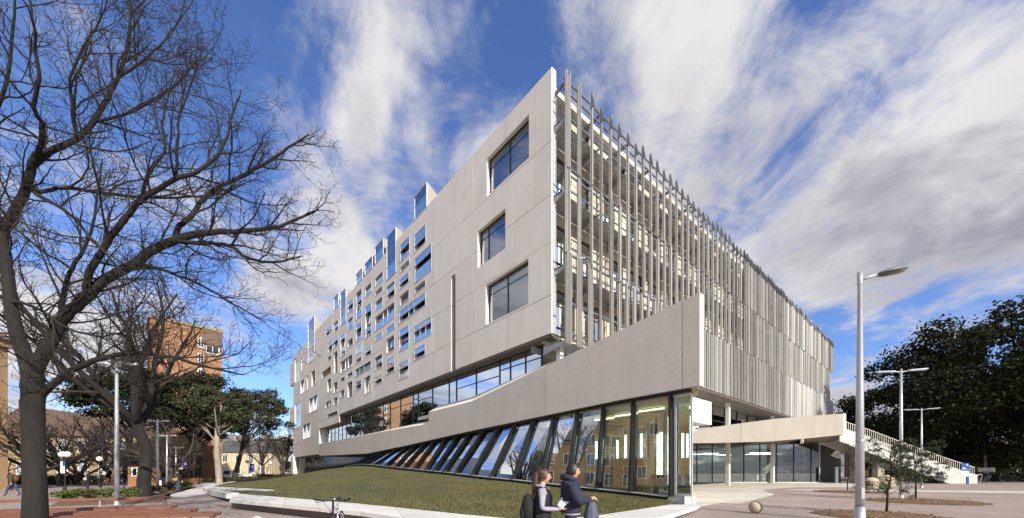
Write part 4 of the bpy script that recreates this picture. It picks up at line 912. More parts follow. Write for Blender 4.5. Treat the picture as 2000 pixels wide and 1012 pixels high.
limb([(70, 1056, 9.1, 38), (69, 1030, 9.1, 32), (68, 960, 9.1, 28), (66, 860, 9.1, 27), (64, 770, 9.1, 28), (63, 725, 9.1, 27), (60, 700, 9.1, 14)], 14, False)
limb([(64, 740, 9.1, 22), (46, 686, 9.1, 20), (30, 641, 9.1, 18), (18, 574, 9.1, 16), (11, 510, 9.1, 15), (7, 455, 9.1, 14), (25, 418, 9.1, 13), (50, 370, 9.0, 12), (62, 325, 8.9, 11), (72, 300, 8.8, 10)], 10, True, .4)
limb([(72, 305, 8.8, 8), (83, 252, 8.5, 7), (66, 208, 8.2, 6), (76, 154, 8.0, 5), (70, 80, 7.8, 4), (58, 0, 7.6, 3), (60, -80, 7.4, 2)])
limb([(68, 320, 8.9, 9), (100, 296, 8.9, 9), (145, 274, 9.0, 8), (178, 241, 9.2, 7), (210, 190, 9.4, 6), (232, 149, 9.5, 5), (250, 83, 9.6, 4), (255, 0, 9.7, 3), (262, -70, 9.8, 2)])
limb([(60, 372, 9.0, 8), (85, 375, 9.2, 6), (124, 367, 9.6, 5), (207, 378, 10.2, 4.5), (290, 386, 10.8, 3.5), (394, 382, 11.4, 2.2), (470, 362, 12, 1.2)])
limb([(7, 450, 9.1, 10), (-12, 405, 9.0, 10), (-30, 340, 8.8, 9), (-20, 250, 8.6, 7), (10, 170, 8.4, 5), (25, 60, 8.2, 4), (30, -40, 8, 2)])
limb([(64, 735, 9.1, 20), (91, 678, 9.1, 18), (129, 616, 9.15, 16), (166, 583, 9.2, 15), (207, 545, 9.3, 13), (266, 514, 9.4, 12), (290, 493, 9.5, 11.5), (344, 468, 9.6, 10), (415, 454, 9.8, 7), (498, 450, 10.1, 5), (560, 437, 10.4, 3.5), (622, 408, 10.6, 1.8)], 10)
limb([(168, 582, 9.2, 10), (174, 533, 9.0, 9.5), (203, 483, 8.9, 8.5), (232, 441, 8.8, 8), (278, 390, 8.8, 7), (344, 349, 8.8, 5.5), (394, 332, 8.9, 4.5), (436, 286, 9.0, 3.4), (452, 232, 9.0, 2.4), (470, 175, 9.0, 1.4)])
limb([(340, 470, 9.6, 7), (352, 442, 9.6, 6.5), (374, 421, 9.7, 6), (415, 373, 9.9, 5), (498, 332, 10.1, 4), (548, 299, 10.3, 3), (605, 262, 10.4, 1.5)])
limb([(344, 472, 9.6, 6), (400, 476, 9.5, 5), (444, 479, 9.5, 4.5), (486, 504, 9.5, 3.5), (540, 512, 9.5, 2.5), (590, 500, 9.5, 1.4)])
limb([(58, 800, 9.2, 12), (82, 772, 9.15, 12), (116, 740, 9.0, 10), (166, 711, 8.9, 8.5), (249, 690, 8.9, 6.5), (332, 697, 8.9, 4.5), (415, 720, 8.9, 3), (477, 732, 8.9, 1.6)])
limb([(124, 630, 9.15, 8), (120, 599, 9.1, 7.5), (129, 554, 9.0, 6.5), (145, 516, 8.9, 5.5), (166, 483, 8.8, 4.5), (182, 440, 8.7, 3.5), (190, 380, 8.6, 2.5), (200, 310, 8.5, 1.5)])
limb([(150, 272, 9.0, 5), (140, 210, 8.8, 4.5), (138, 150, 8.6, 3.5), (165, 90, 8.5, 2.8), (205, 20, 8.4, 2), (215, -50, 8.3, 1.2)])
limb([(180, 240, 9.2, 4), (240, 225, 9.4, 3.5), (300, 195, 9.6, 3), (350, 160, 9.8, 2.2), (385, 110, 10, 1.2)])
limb([(232, 150, 9.5, 3.6), (280, 120, 9.6, 3), (320, 80, 9.7, 2.3), (350, 40, 9.8, 1.4), (362, -10, 9.8, 1)])
limb([(275, 392, 8.8, 5), (290, 340, 8.7, 4), (322, 295, 8.7, 3.2), (318, 240, 8.6, 2.6), (330, 180, 8.6, 1.8), (345, 130, 8.6, 1.)])
limb([(344, 349, 8.8, 4), (346, 290, 8.8, 3.4), (350, 230, 8.7, 2.6), (372, 170, 8.7, 1.8), (392, 100, 8.7, 1.)])
limb([(266, 514, 9.4, 5), (330, 532, 9.2, 4), (400, 560, 9.1, 3), (450, 590, 9.0, 2.2), (520, 630, 9., 1.2)])
limb([(70, 378, 9.0, 6), (140, 420, 8.8, 4.5), (180, 470, 8.6, 3.4), (230, 520, 8.5, 2.4), (290, 590, 8.4, 1.3)])
limb([(20, 590, 9.1, 6), (70, 600, 8.8, 4.5), (130, 640, 8.6, 3.5), (200, 655, 8.5, 2.6), (280, 640, 8.4, 1.4)])
trunk.build('trunk', X['bark'], tr, True); tw_.build('branches', X['twig'], tr, True)
# other bare trees, each grown on its own
MID = dict(seg=[7, 6, 5, 4, 3], taper=.3, wig=[.12, .15, .18, .2, .2], up=[.05, .06, .06, .06, .08], sides=[7, 6, 4, 3, 3], rmin=.010, gap=[1, 1.0, .50, .36, .4],
           ang=(28, 60), len=[(4, 6), (2.5, 5), (1.2, 2.6), (.5, 1.2), (.2, .5)], rad=[.2, .11, .045, .02, .012], **{'from': [.15, .15, .12, .15, .2]})
def bare_tree(label, base, trunk_h, r, nl, spread, scale, seed, mat='bark_mid', P=MID, twig='twig', group=None, rmin=None):
    rg = random.Random(seed); root = thing('bare_tree', label, 'tree', base, 0, group); tk = MB(); br = MB(); b = Vector(base); P = dict(P)
    if rmin: P['rmin'] = rmin
    tp = [b+Vector((rg.gauss(0, .05)*i, rg.gauss(0, .05)*i, trunk_h*i/5)) for i in range(6)]
    tk.tube([b+Vector((0, 0, -.1))]+tp, [r*1.3]+[r*(1.12-.05*i) for i in range(6)], 10)
    for k in range(nl):
        az = 6.283*k/nl+rg.uniform(-.4, .4); tilt = rg.uniform(*spread) if k else R(8)
        d = Vector((math.cos(az)*math.sin(tilt), math.sin(az)*math.sin(tilt), math.cos(tilt))); ln = scale*rg.uniform(.75, 1.1)
        pts = [tp[-1]-Vector((0, 0, .3+.5*rg.random()))]; dd = d.copy(); rad = [r*.62]
        for i in range(9):
            dd = (dd+Vector((rg.gauss(0, 1), rg.gauss(0, 1), rg.gauss(0, .7)))*.11+Vector((0, 0, .03))).normalized(); pts.append(pts[-1]+dd*ln/9); rad.append(r*.62*(1-.085*(i+1)))
        tk.tube(pts, rad, 7); sprout(br, pts, rad, 1, rg, P, .18)
    tk.build('trunk', X[mat], root, True); br.build('branches', X[twig], root, True); return root
bare_tree('bare tree with straight ridged trunk beside the double-armed lamp post', at(283, 970, 24.4)*Vector((1, 1, 0)) if False else Vector((-24.0, 24.4, 0)), 5.2, .33, 8, (R(25), R(62)), 10.5, 12, 'bark')
SML = dict(MID); SML.update(gap=[1, .8, .5, .42, .4], len=[(3, 4), (1.8, 3.4), (.9, 1.8), (.4, .9), (.2, .4)], seg=[6, 5, 4, 3], rad=[.1, .07, .03, .016, .01], rmin=.013)
bare_tree('small pale-branched bare tree behind the walking person with tan bag', Vector((-38.5, 42, 0)), 2.0, .28, 7, (R(30), R(65)), 6.0, 31, 'bark_mid', SML, 'bark_mid')
bare_tree('brown bare tree behind the twin globe lamp', Vector((-52, 43, 0)), 2.5, .3, 8, (R(30), R(70)), 8.0, 32, 'bark', SML, rmin=.017)
bare_tree('brown bare tree behind the single globe lamp', Vector((-56, 52, 0)), 2.5, .3, 8, (R(25), R(70)), 8.5, 33, 'bark', SML, rmin=.02)
bare_tree('brown twiggy bare tree in front of the left gable', Vector((-47, 41, 0)), 1.6, .22, 9, (R(30), R(75)), 6.5, 41, 'bark', SML, rmin=.016)
bare_tree('brown twiggy bare tree in front of the right gable', Vector((-49, 48, 0)), 1.8, .24, 9, (R(30), R(75)), 7.5, 42, 'bark', SML, rmin=.018)
bare_tree('low wide bare tree by the planter wall', Vector((-44, 47, 0)), 1.4, .22, 9, (R(35), R(80)), 6.5, 43, 'bark', SML, rmin=.018)
bare_tree('dark bare tree beside the brick hall at far left', Vector((-46, 36.5, 0)), 2.2, .3, 8, (R(30), R(75)), 7.5, 34, 'bark', SML, rmin=.015)
bare_tree('twiggy bare tree close to the far end of the concrete building', Vector((-64, 104, 0)), 4, .4, 8, (R(20), R(60)), 12, 35, 'bark_mid', SML, rmin=.035)
bare_tree('slim bare tree in front of the sandstone house', Vector((-72, 108, 0)), 4, .35, 7, (R(20), R(50)), 11, 36, 'bark_mid', SML, rmin=.035)

def leaves(clumps, n, size, aspect=1.6, droop=0., shell=.55, seed=1):
    rg = np.random.default_rng(seed); C = np.array([c[0] for c in clumps], float); RR = np.array([c[1] for c in clumps], float)
    w = (RR[:, 0]*RR[:, 1]+RR[:, 0]*RR[:, 2]); idx = rg.choice(len(C), n, p=w/w.sum())
    d = rg.normal(size=(n, 3)); d /= np.linalg.norm(d, axis=1)[:, None]; rr = (shell+(1-shell)*rg.random(n))**.7*(.8+.75*rg.random(n)**3)
    c = C[idx]+d*RR[idx]*rr[:, None]
    nrm = d*.8+rg.normal(size=(n, 3))*.7+np.array([0, 0, .4]); nrm /= np.linalg.norm(nrm, axis=1)[:, None]
    a = np.cross(nrm, rg.normal(size=(n, 3))); a[:, 2] -= droop; a -= nrm*(a*nrm).sum(1)[:, None]; a /= np.linalg.norm(a, axis=1)[:, None]; b = np.cross(nrm, a)
    s = size*(.6+.8*rg.random(n))[:, None]; v = np.empty((n, 4, 3))
    v[:, 0] = c-a*s*.5; v[:, 1] = c+b*s*.5/aspect; v[:, 2] = c+a*s*.5; v[:, 3] = c-b*s*.5/aspect
    return v.reshape(-1, 3), np.arange(n*4).reshape(-1, 4)
def leafy_tree(name, label, base, crown_c, crown_r, nclump, cr, nleaf, lsize, tr_r, leaf, barkm='bark', seed=1, flat=.7, group=None, lean=(0, 0), nl=None, shape='round', bottom=-.6):
    rg = random.Random(seed); root = thing(name, label, 'tree', base, 0, group); b = Vector(base); cc = Vector(crown_c); cl = []
    while len(cl) < nclump:
        v = Vector((rg.uniform(-1, 1), rg.uniform(-1, 1), rg.uniform(bottom, 1)))
        if not .35 < v.length < 1: continue
        if shape == 'cone' and math.hypot(v.x, v.y) > 1-.62*(v.z+1)/2: continue
        k = rg.uniform(*cr); cl.append((cc+Vector((v.x*crown_r[0], v.y*crown_r[1], v.z*crown_r[2])), (k, k, k*flat)))
    tk = MB(); top = Vector((cc.x+lean[0], cc.y+lean[1], cc.z-crown_r[2]*.35)); mid = b.lerp(top, .5)+Vector((rg.gauss(0, .2), rg.gauss(0, .2), 0))
    tk.tube([b+Vector((0, 0, -.1)), b+Vector((0, 0, .4)), mid, top], [tr_r*1.35, tr_r*1.05, tr_r*.85, tr_r*.6], 9)
    for c, _ in rg.sample(cl, min(len(cl), nl or 16)):
        st = b.lerp(top, rg.uniform(.45, 1.)); m1 = st.lerp(c, .5)+Vector((0, 0, -.06*(c-st).length)); tk.tube([st, m1, c], [tr_r*.35, tr_r*.22, tr_r*.08], 5)
    tk.build('trunk', X[barkm], root, True)
    v, f = leaves([(tuple(a), r) for a, r in cl], nleaf, lsize, seed=seed); np_mesh('crown', v, f, X[leaf], root); return root
leafy_tree('fig_tree', 'huge dark evergreen tree with spreading crown at the right edge', (80, 57, 0), (79, 58, 16.0), (19.5, 15, 12.5), 95, (2.2, 4.4), 95000, .48, 1.0, 'leaf_dark', seed=3, bottom=-.95)
leafy_tree('evergreen_tree', 'dark evergreen tree rising behind the upper part of the stair', (78, 80, 0), (79, 80, 11.5), (8.5, 7, 8.5), 30, (1.8, 3.2), 16000, .55, .5, 'leaf_dark', seed=4, bottom=-1)
leafy_tree('olive_tree', 'olive green tree between the stair railing and the tall dark tree', (88, 76, 0), (88, 76, 6.2), (7, 5, 6), 26, (1.5, 2.6), 12000, .45, .35, 'leaf_olive', seed=5, bottom=-1)
leafy_tree('olive_tree', 'yellowish tree under the big dark crown behind the blue sign', (92, 72, 0), (92, 72, 4.2), (5, 4, 3.6), 18, (1.1, 2.0), 8000, .4, .25, 'leaf_olive', seed=6, bottom=-1)
leafy_tree('gum_tree', 'small treetop showing just past the far end of the fin screen', (86, 99, 0), (86, 99, 13), (5, 4, 5), 14, (1.4, 2.4), 7000, .5, .4, 'leaf_gum', seed=7)
leafy_tree('evergreen_tree', 'dark dense evergreen filling the far right background', (112, 84, 0), (112, 84, 9), (11, 8, 9), 30, (2.4, 4), 15000, .6, .5, 'leaf_dark', seed=8, bottom=-1)
leafy_tree('evergreen_tree', 'dark evergreen seen beneath the stair', (66, 66, 0), (66, 66, 5), (7, 4, 4.8), 24, (1.4, 2.4), 11000, .42, .3, 'leaf_dark', seed=9, bottom=-1)
leafy_tree('evergreen_tree', 'dark layered evergreen to the left of the brick tower', (-52, 50, 0), (-51, 50, 11.3), (6.2, 4.5, 4.4), 60, (.6, 1.5), 17000, .34, .4, 'leaf_dark', seed=10, flat=.7)
leafy_tree('evergreen_tree', 'dark evergreen covering the lower half of the brick tower', (-48, 57, 0), (-48, 57, 11.5), (7.0, 5, 5.2), 70, (.7, 1.7), 20000, .36, .45, 'leaf_dark', seed=11, flat=.75)
leafy_tree('gum_tree', 'tall gum tree with a straight pale trunk', (-36.8, 47, 0), (-37, 47, 10), (3.6, 3, 3), 18, (.8, 1.5), 7000, .3, .36, 'leaf_gum', 'bark_pale', seed=12, flat=.6)
leafy_tree('gum_tree', 'broad gum tree with open branches in front of the sandstone house', (-52, 70, 0), (-48.5, 72, 12.2), (6.8, 5, 5.0), 55, (.6, 1.5), 14000, .34, .4, 'leaf_gum', 'bark_mid', seed=13, flat=.75, nl=26, lean=(-2, -1))
leafy_tree('gum_tree', 'slender gum tree close to the corner of the brown brick wing', (-52.5, 62, 0), (-52.5, 62, 9.5), (4, 3, 4), 16, (.9, 1.6), 7000, .34, .3, 'leaf_gum', 'bark_mid', seed=14, flat=.6, nl=14)
leafy_tree('conifer_tree', 'dark conifer behind the cream gabled hall', (-72, 76, 0), (-72, 76, 9), (6, 5, 8), 26, (1.4, 2.4), 12000, .5, .4, 'leaf_dark', seed=15, shape='cone', bottom=-1)
for i, (x, y, s, lb) in enumerate(((-108, 100, 9, 'dark distant tree left of the brick tower'), (-90, 140, 9, 'distant dark tree behind the sandstone house'), (-135, 120, 11, 'dark distant tree at the far left horizon'), (-66, 132, 7, 'distant olive tree beside the end of the concrete building'))):
    leafy_tree('broadleaf_tree', lb, (x, y, 0), (x, y, s), (s*.9, s*.7, s*.85), 22, (s*.2, s*.34), 7000, .7, .5, 'leaf_dark' if i != 3 else 'leaf_olive', seed=40+i, bottom=-1)

# saplings with mulch rings
def sapling(label, base, hgt, w, nleaf, seed, lean):
    rg = random.Random(seed); root = thing('sapling', label, 'tree', base); b = Vector(base); tk = MB(); cl = []
    tp = [b+Vector((lean*(i/6)**1.3+rg.gauss(0, .03), rg.gauss(0, .03), hgt*.95*i/6)) for i in range(7)]
    tk.tube(tp, [.05-.006*i for i in range(7)], 6)
    for k in range(34):
        f = rg.uniform(.28, 1); i = min(int(f*6), 5); st = tp[i].lerp(tp[i+1], f*6-i); az = rg.random()*6.283; ln = w*rg.uniform(.5, 1)*(1.25-.6*f)
        e = st+Vector((math.cos(az)*ln, math.sin(az)*ln, rg.uniform(.1, .5)*ln)); m1 = st.lerp(e, .55)+Vector((0, 0, .18*ln)); e2 = e+Vector((math.cos(az)*.15, math.sin(az)*.15, -.25))
        tk.tube([st, m1, e, e2], [.012, .009, .006, .003], 4)
        for q in (m1.lerp(e, .5), e, e2): cl.append((tuple(q), (.17, .17, .15)))
    tk.build('trunk', X['bark'], root, True); v, f = leaves(cl, nleaf, .13, 5., 1.2, .1, seed); np_mesh('crown', v, f, X['leaf_sap'], root)
sapling('leaning young tree in the nearest mulch ring beside the tall lamp post', gnd(1733, 1004), 2.7, 1.0, 2300, 51, .18)
sapling('bushy young tree in the middle mulch ring', gnd(1788, 977), 3.3, 1.5, 5000, 52, -.1)
sapling('thin young tree in the farthest mulch ring', gnd(1656, 959), 4.2, 1.2, 1500, 53, .1)
def mulch(label, c, r, seed):
    rg = random.Random(seed); mb = MB(); n = 40; ring = []
    for k in range(4):
        for j in range(n): a = 6.283*j/n; q = r*(1-k*.3)*(1+.03*rg.gauss(0, 1)*(k == 0)); mb.v.append((c[0]+q*math.cos(a), c[1]+q*math.sin(a), .012 if k == 0 else .05+.03*rg.random()+.02*k))
    for k in range(3):
        for j in range(n): mb.f.append((k*n+j, k*n+(j+1) % n, (k+1)*n+(j+1) % n, (k+1)*n+j)); mb.m.append(0)
    mb.f.append(tuple(3*n+j for j in range(n))); mb.m.append(0)
    for k in range(420):
        a = rg.random()*6.283; q = r*math.sqrt(rg.random())*.98; p = Vector((c[0]+q*math.cos(a), c[1]+q*math.sin(a), .05+.05*(1-q/r))); d = Vector((rg.gauss(0, 1), rg.gauss(0, 1), rg.gauss(0, .35))).normalized()*.07
        e = d.cross(Vector((0, 0, 1))).normalized()*.02; mb.add([p-d-e, p-d+e, p+d+e, p+d-e], [(0, 1, 2, 3)])
    tag(mb.build('mulch', X['mulch']), label, 'mulch', kind='stuff')
mulch('ring of bark mulch round the tall lamp post', (13.4, 13.6), 1.95, 1); mulch('ring of bark mulch under the bushy young tree', tuple(gnd(1800, 980))[:2], 2.4, 2); mulch('ring of bark mulch under the thin young tree', tuple(gnd(1657, 961))[:2], 2.3, 3)

# shrubs in the planting bed behind the benches
def shrub(label, c, r, hgt, n, seed, leaf='leaf_shrub', sz=.12):
    rg = random.Random(seed); root = thing('shrub', label, 'shrub', (c[0], c[1], 0), 0, 'low shrubs in the planting bed'); tk = MB(); cl = []
    for k in range(9):
        a = rg.random()*6.283; q = r*rg.random(); e = Vector((c[0]+q*math.cos(a), c[1]+q*math.sin(a), hgt*rg.uniform(.45, 1))); tk.tube([(c[0], c[1], 0), e.lerp(Vector((c[0], c[1], 0)), .4)+Vector((0, 0, .05)), e], [.012, .01, .005], 4); cl.append((tuple(e), (r*.45, r*.45, hgt*.3)))
    tk.build('stems', X['bark'], root); v, f = leaves(cl, n, sz, 2.2, .2, .2, seed); np_mesh('foliage', v, f, X[leaf], root)
bed = [(125, 979, 'pale green shrub next to the big bare trunk'), (150, 977, 'fresh green leafy shrub behind the nearest rear bench'), (172, 979, 'low shrub left of the double-armed lamp post'), (205, 976, 'bushy shrub against the foot of the double-armed lamp post'), (245, 974, 'low green shrub right of the double-armed lamp post'), (262, 969, 'shrub at the left foot of the ridged bare trunk'), (300, 966, 'dark shrub at the right foot of the ridged bare trunk'), (330, 958, 'low green shrub by the slim lamp post'), (355, 955, 'small shrub left of the walking person with tan bag'), (370, 954, 'small rounded shrub at the end of the planting bed')]
for i, (px, py, lb) in enumerate(bed): p = gnd(px, py); shrub(lb, (p.x, p.y), .55 if i < 6 else .7, .55 if i < 7 else .6, 700, 60+i, 'leaf_shrub' if i not in (2, 6, 7) else 'leaf_olive')
sheet('planting_bed', [gnd(95, 990), gnd(320, 981), gnd(335, 965), gnd(385, 952), gnd(340, 950), gnd(240, 966), gnd(120, 976)], .006, X['mulch'])
for i, (x0, y0, x1, y1, hg, lb) in enumerate(((-62, 47, -52, 47, 1.4, 'clipped dark hedge behind the strolling people'), (-45, 55, -30, 58, 1.0, 'low green hedge beside the pale gum trunk'), (-60, 88, -48, 92, 1.3, 'far green hedge near the white truck'), (70, 60.5, 110, 61, 1.6, 'long dark hedge under the huge evergreen'))):
    root = thing('hedge', lb, 'hedge', (x0, y0, 0)); n = int(math.hypot(x1-x0, y1-y0)/.8); cl = [((x0+(x1-x0)*k/n, y0+(y1-y0)*k/n, hg*.5), (.7, .7, hg*.5)) for k in range(n+1)]
    v, f = leaves(cl, 350*n if n < 30 else 200*n, .16, 1.8, 0, .6, 80+i); np_mesh('foliage', v, f, X['leaf_dark' if i != 1 else 'leaf_olive'], root)
    mb = MB(); mb.bar((x0, y0, hg*.4), (x1, y1, hg*.4), .5, hg*.75); mb.build('woody_core', X['twig'], root)
# small branching tree with large reflections: the hall tree out of the picture to the left, seen in the glass
# ================================================================ lamp posts
def double_lamp(name, label, loc, hgt, rz, arm=.85):
    o = local(name, label, 'lamp post', 'tall street lamps')
    MB().tube([(0, 0, 0), (0, 0, hgt*.5), (0, 0, hgt)], [.095, .08, .055], 12).build('pole', X['pole'], o, True)
    MB().lathe([(.16, 0), (.16, .05), (.10, .08), (.1, .25)], 12).build('base_plate', X['pole'], o, True)
    for s in (-1, 1):
        MB().bar((0, 0, hgt-.18), (s*.32, 0, hgt-.13), .05, .05).build('arm', X['pole'], o)
        mb = MB(); x0, x1 = s*.28, s*arm
        prof = [(x0, .06), (x0+s*.12, .10), (x1-s*.1, .10), (x1, .05)]
        top = [Vector((x, w, hgt-.10+.02*i)) for i, (x, w) in enumerate(prof)]+[Vector((x, -w, hgt-.10+.02*i)) for i, (x, w) in reversed(list(enumerate(prof)))]
        mb.prism(top, (0, 0, -.07)); hd = mb.build('lamp_head', X['pole'], o)
        MB().box(min(x0, x1)+.15, max(x0, x1)-.12, -.07, .07, hgt-.175, hgt-.155).build('lens', X['lens'], hd)
    return place(o, loc, rz)
def G2(px, Y): return ((px-1000)/FPX*Y, Y, 0)
double_lamp('street_lamp', 'double-armed steel lamp post standing behind the timber benches', G2(228, 17.4), 6.75, R(10))
double_lamp('street_lamp', 'double-armed lamp post right of the ridged bare trunk', G2(308, 29.2), 5.7, R(10))
double_lamp('street_lamp', 'distant double-armed lamp post left of the walking person', G2(326, 39), 5.5, R(10), .9)
double_lamp('street_lamp', 'farthest double-armed lamp post, above the walking person with tan bag', G2(343.5, 50), 5.0, R(10), 1.)
double_lamp('street_lamp', 'double-armed lamp post behind the bushy young tree', G2(1760, 22.5), 7.8, R(-18), 1.25)
double_lamp('street_lamp', 'far double-armed lamp post in front of the stair railing', G2(1800, 38), 8.1, R(-25), 1.35)
o = local('street_lamp', 'tall foreground lamp post with one oval head leaning right', 'lamp post', 'tall street lamps')
MB().tube([(0, 0, 0), (0, 0, 4), (0, 0, 7.6), (0, 0, 7.62), (0, 0, 8.0)], [.125, .095, .062, .072, .072], 20).build('pole', X['pole'], o, True)
MB().tube([(0, 0, 7.75), (.3, 0, 7.85), (.55, 0, 7.92)], [.045, .045, .05], 8).build('arm', X['pole'], o, True)
mb = MB(); mb.ball((0, 0, 0), (.46, .22, .085), 18); hd = mb.build('lamp_head', X['darksteel'], o, True); hd.location = (.92, 0, 7.98); hd.rotation_euler = (0, R(-9), 0)
mb = MB(); mb.ball((.08, 0, -.035), (.33, .17, .062), 16); mb.build('lens', X['lens'], hd, True)
MB().lathe([(.22, 0), (.22, .05), (.145, .09), (.135, .5)], 18).build('base_plate', X['pole'], o, True)
MB().obox((-.05, -.132, .75), (.10, 0, 0), (0, .03, 0), (0, 0, .34)).build('access_door', X['galv'], o)
for k in range(4): a_ = R(45+90*k); MB().lathe([(.0, .085), (.02, .085), (.02, .05)], 6, (.185*math.cos(a_), .185*math.sin(a_), 0)).build('base_bolt', X['darksteel'], o)
MB().lathe([(.108, 2.55), (.111, 2.56), (.111, 2.62), (.107, 2.63)], 20).build('band', X['galv'], o, True)
place(o, G2(1679.5, 12.0), R(-6))
def globe_lamp(label, loc, hgt, n, r=.27):
    o = local('globe_lamp', label, 'lamp post', 'old globe lamps'); MB().tube([(0, 0, 0), (0, 0, hgt-r)], [.06, .045], 8).build('pole', X['black'], o, True)
    MB().lathe([(.12, 0), (.12, .3), (.06, .4)], 10).build('base', X['black'], o)
    for k in range(n):
        dx_ = (k-(n-1)/2)*r*1.6; g_ = MB().ball((dx_, 0, hgt), r, 14).build('globe', X['globe'], o, True); MB().lathe([(.1, hgt-r-.03), (.09, hgt-r+.06)], 10, (dx_, 0, 0)).build('collar', X['black'], g_)
        if n > 1: MB().bar((0, 0, hgt-r-.02), (dx_, 0, hgt-r-.02), .04, .04).build('arm', X['black'], o)
    return place(o, loc)
globe_lamp('black post with twin white globes near the big bare trunk', G2(126.5, 33), 3.15, 2); globe_lamp('black post with one white globe in front of the kiosk', G2(194, 40), 3.0, 1)
globe_lamp('distant twin globe lamp over the blue banner', G2(486, 72), 3.6, 2, .35); globe_lamp('distant single globe lamp left of the concrete building', G2(528, 76), 3.4, 1, .35); globe_lamp('far twin globe lamp by the white and blue banners', G2(357, 62), 3.9, 2, .33)
def banner(label, px, Y, z0, z1, w, mat):
    o = local('banner', label, 'banner'); MB().tube([(0, 0, 0), (0, 0, z1+.15)], .035, 6).build('pole', X['black'], o)
    MB().box(.05, w, -.01, .01, z0, z1).build('cloth', X[mat], o); 
    if mat == 'blue':
        m = MB(); m.prism([(w*.3, -.014, z0+(z1-z0)*.55), (w*.7, -.014, z0+(z1-z0)*.5), (w*.75, -.014, z0+(z1-z0)*.68), (w*.5, -.014, z0+(z1-z0)*.8), (w*.4, -.014, z0+(z1-z0)*.66)], (0, .003, 0)); m.build('emblem', X['signwhite'], o)
    place(o, G2(px, Y))
banner('white banner on a post above the walking person', 348.5, 55, 2.0, 3.1, .62, 'signwhite'); banner('blue banner with white emblem beside the white banner', 358, 55, 2.1, 3.2, .6, 'blue'); banner('blue banner in front of the sandstone house', 488, 72, 1.6, 3.2, .85, 'blue')
# ================================================================ benches, balls, signs
def bench(label, a, b, width=.5):
    a = Vector((a[0], a[1], 0)); b = Vector((b[0], b[1], 0)); d = b-a; L2 = d.length; d.normalize(); nrm = Vector((-d.y, d.x, 0))
    o = thing('timber_bench', label, 'bench', tuple(a), 0, 'long timber benches in rows'); nsl = 4; sw_ = width/nsl
    for k in range(nsl):
        q = a+nrm*(k*sw_)+Vector((0, 0, .37)); MB().obox(q+nrm*.006, d*L2, nrm*(sw_-.012), (0, 0, .085 if k in (0, nsl-1) else .05)).build('slat', X['bench'], o)
    n = max(2, int(L2/2.2))
    for k in range(n+1):
        q = a+d*(.12+(L2-.3)*k/n); mb = MB(); mb.obox(q+nrm*.05, d*.06, nrm*(width-.1), (0, 0, .05)); mb.v = [(x, y, z+.32) for x, y, z in mb.v]; mb.obox(q+nrm*.06, d*.05, nrm*.05, (0, 0, .33)); mb.obox(q+nrm*(width-.11), d*.05, nrm*.05, (0, 0, .33)); mb.build('leg', X['galv'], o)
def zp(px, py, z): p = gnd(px, py, z); return (p.x, p.y)
bench('rearmost long timber bench, in front of the planting bed', zp(-120, 981, .455), zp(327, 970.5, .455))
bench('long timber bench, second row from the planting bed', zp(-130, 1001, .455), zp(335, 988, .455))
bench('long timber bench, second row from the front', zp(-100, 1008, .455), zp(372, 995.5, .455))
bench('nearest and longest timber bench at the bottom left', zp(-80, 1016, .455), zp(417, 1002.5, .455))
def ball(label, loc, r):
    mb = MB(); mb.ball((0, 0, 0), r, 32); o = mb.build('stone_ball', X['stoneball'], None, True); tag(o, label, 'stone ball', 'stone balls on the plaza'); o.location = loc
ball('small stone ball alone on the brick paving', (9.45, 14.5, .235), (.24, .24, .24)); ball('big egg-shaped stone right behind the tall lamp post', (31.9, 33.2, .56), (.66, .6, .57)); ball('big round stone beside the bushy young tree', (34.2, 34.2, .66), (.78, .7, .68))
o = local('totem_sign', 'blue and white information totem at the foot of the stair', 'sign'); MB().box(.28, .56, -.06, .06, 0, 2.75).build('post', X['blue'], o); MB().box(-.48, .48, -.10, -.065, 1.75, 2.75).build('blue_panel', X['blue'], o); pn = MB().box(-.48, .48, -.10, -.065, 1.02, 1.74).build('white_panel', X['signwhite'], o)
m = MB(); m.box(.18, .36, -.108, -.104, 2.48, 2.66); m.box(-.40, .05, -.108, -.104, 2.1, 2.16); m.box(-.40, .2, -.108, -.104, 1.98, 2.03); m.build('emblem', X['signwhite'], o)
m = MB()
for k in range(3): m.box(-.4, .25-.12*k, -.108, -.104, 1.62-.14*k, 1.655-.14*k)
m.build('print', X['dark'], pn); place(o, (59.9, 49.5, 0), R(0))
o = local('notice_sign', 'blue and white notice beside the twin globe lamp', 'sign'); MB().tube([(0, 0, 0), (0, 0, 2.6)], .03, 6).build('post', X['black'], o); MB().box(-.38, -.02, -.02, .0, 1.5, 2.5).build('panel', X['signwhite'], o); MB().box(-.2, -.02, -.027, -.022, 2.1, 2.5).build('blue_block', X['blue'], o); place(o, G2(127.5, 31))
o = local('yellow_sign', 'small yellow panel under the stair behind the stones', 'sign'); MB().box(-.45, .45, 0, .06, .9, 1.9).build('panel', X['yellow'], o); MB().box(-.04, .04, .06, .1, 0, 1.9).build('post', X['galv'], o); place(o, (53.5, 56.5, 0))
o = local('litter_bin', 'white and dark bin near the slim lamp post', 'bin'); MB().box(-.2, .2, -.2, .2, 0, 1.0).build('body', X['navy'], o); MB().box(-.16, .16, -.215, -.205, .15, .7).build('panel', X['signwhite'], o); MB().box(-.22, .22, -.22, .22, 1.0, 1.08).build('lid', X['black'], o); place(o, G2(316, 40))
o = local('white_board', 'white notice board on a pale post under the dark trees', 'sign'); MB().box(-1.4, 1.4, 0, .06, 1.6, 2.3).build('board', X['signwhite'], o); MB().box(-.12, .12, .1, .3, 0, 4.4).build('post', X['canopy'], o); place(o, (77.5, 61, 0))
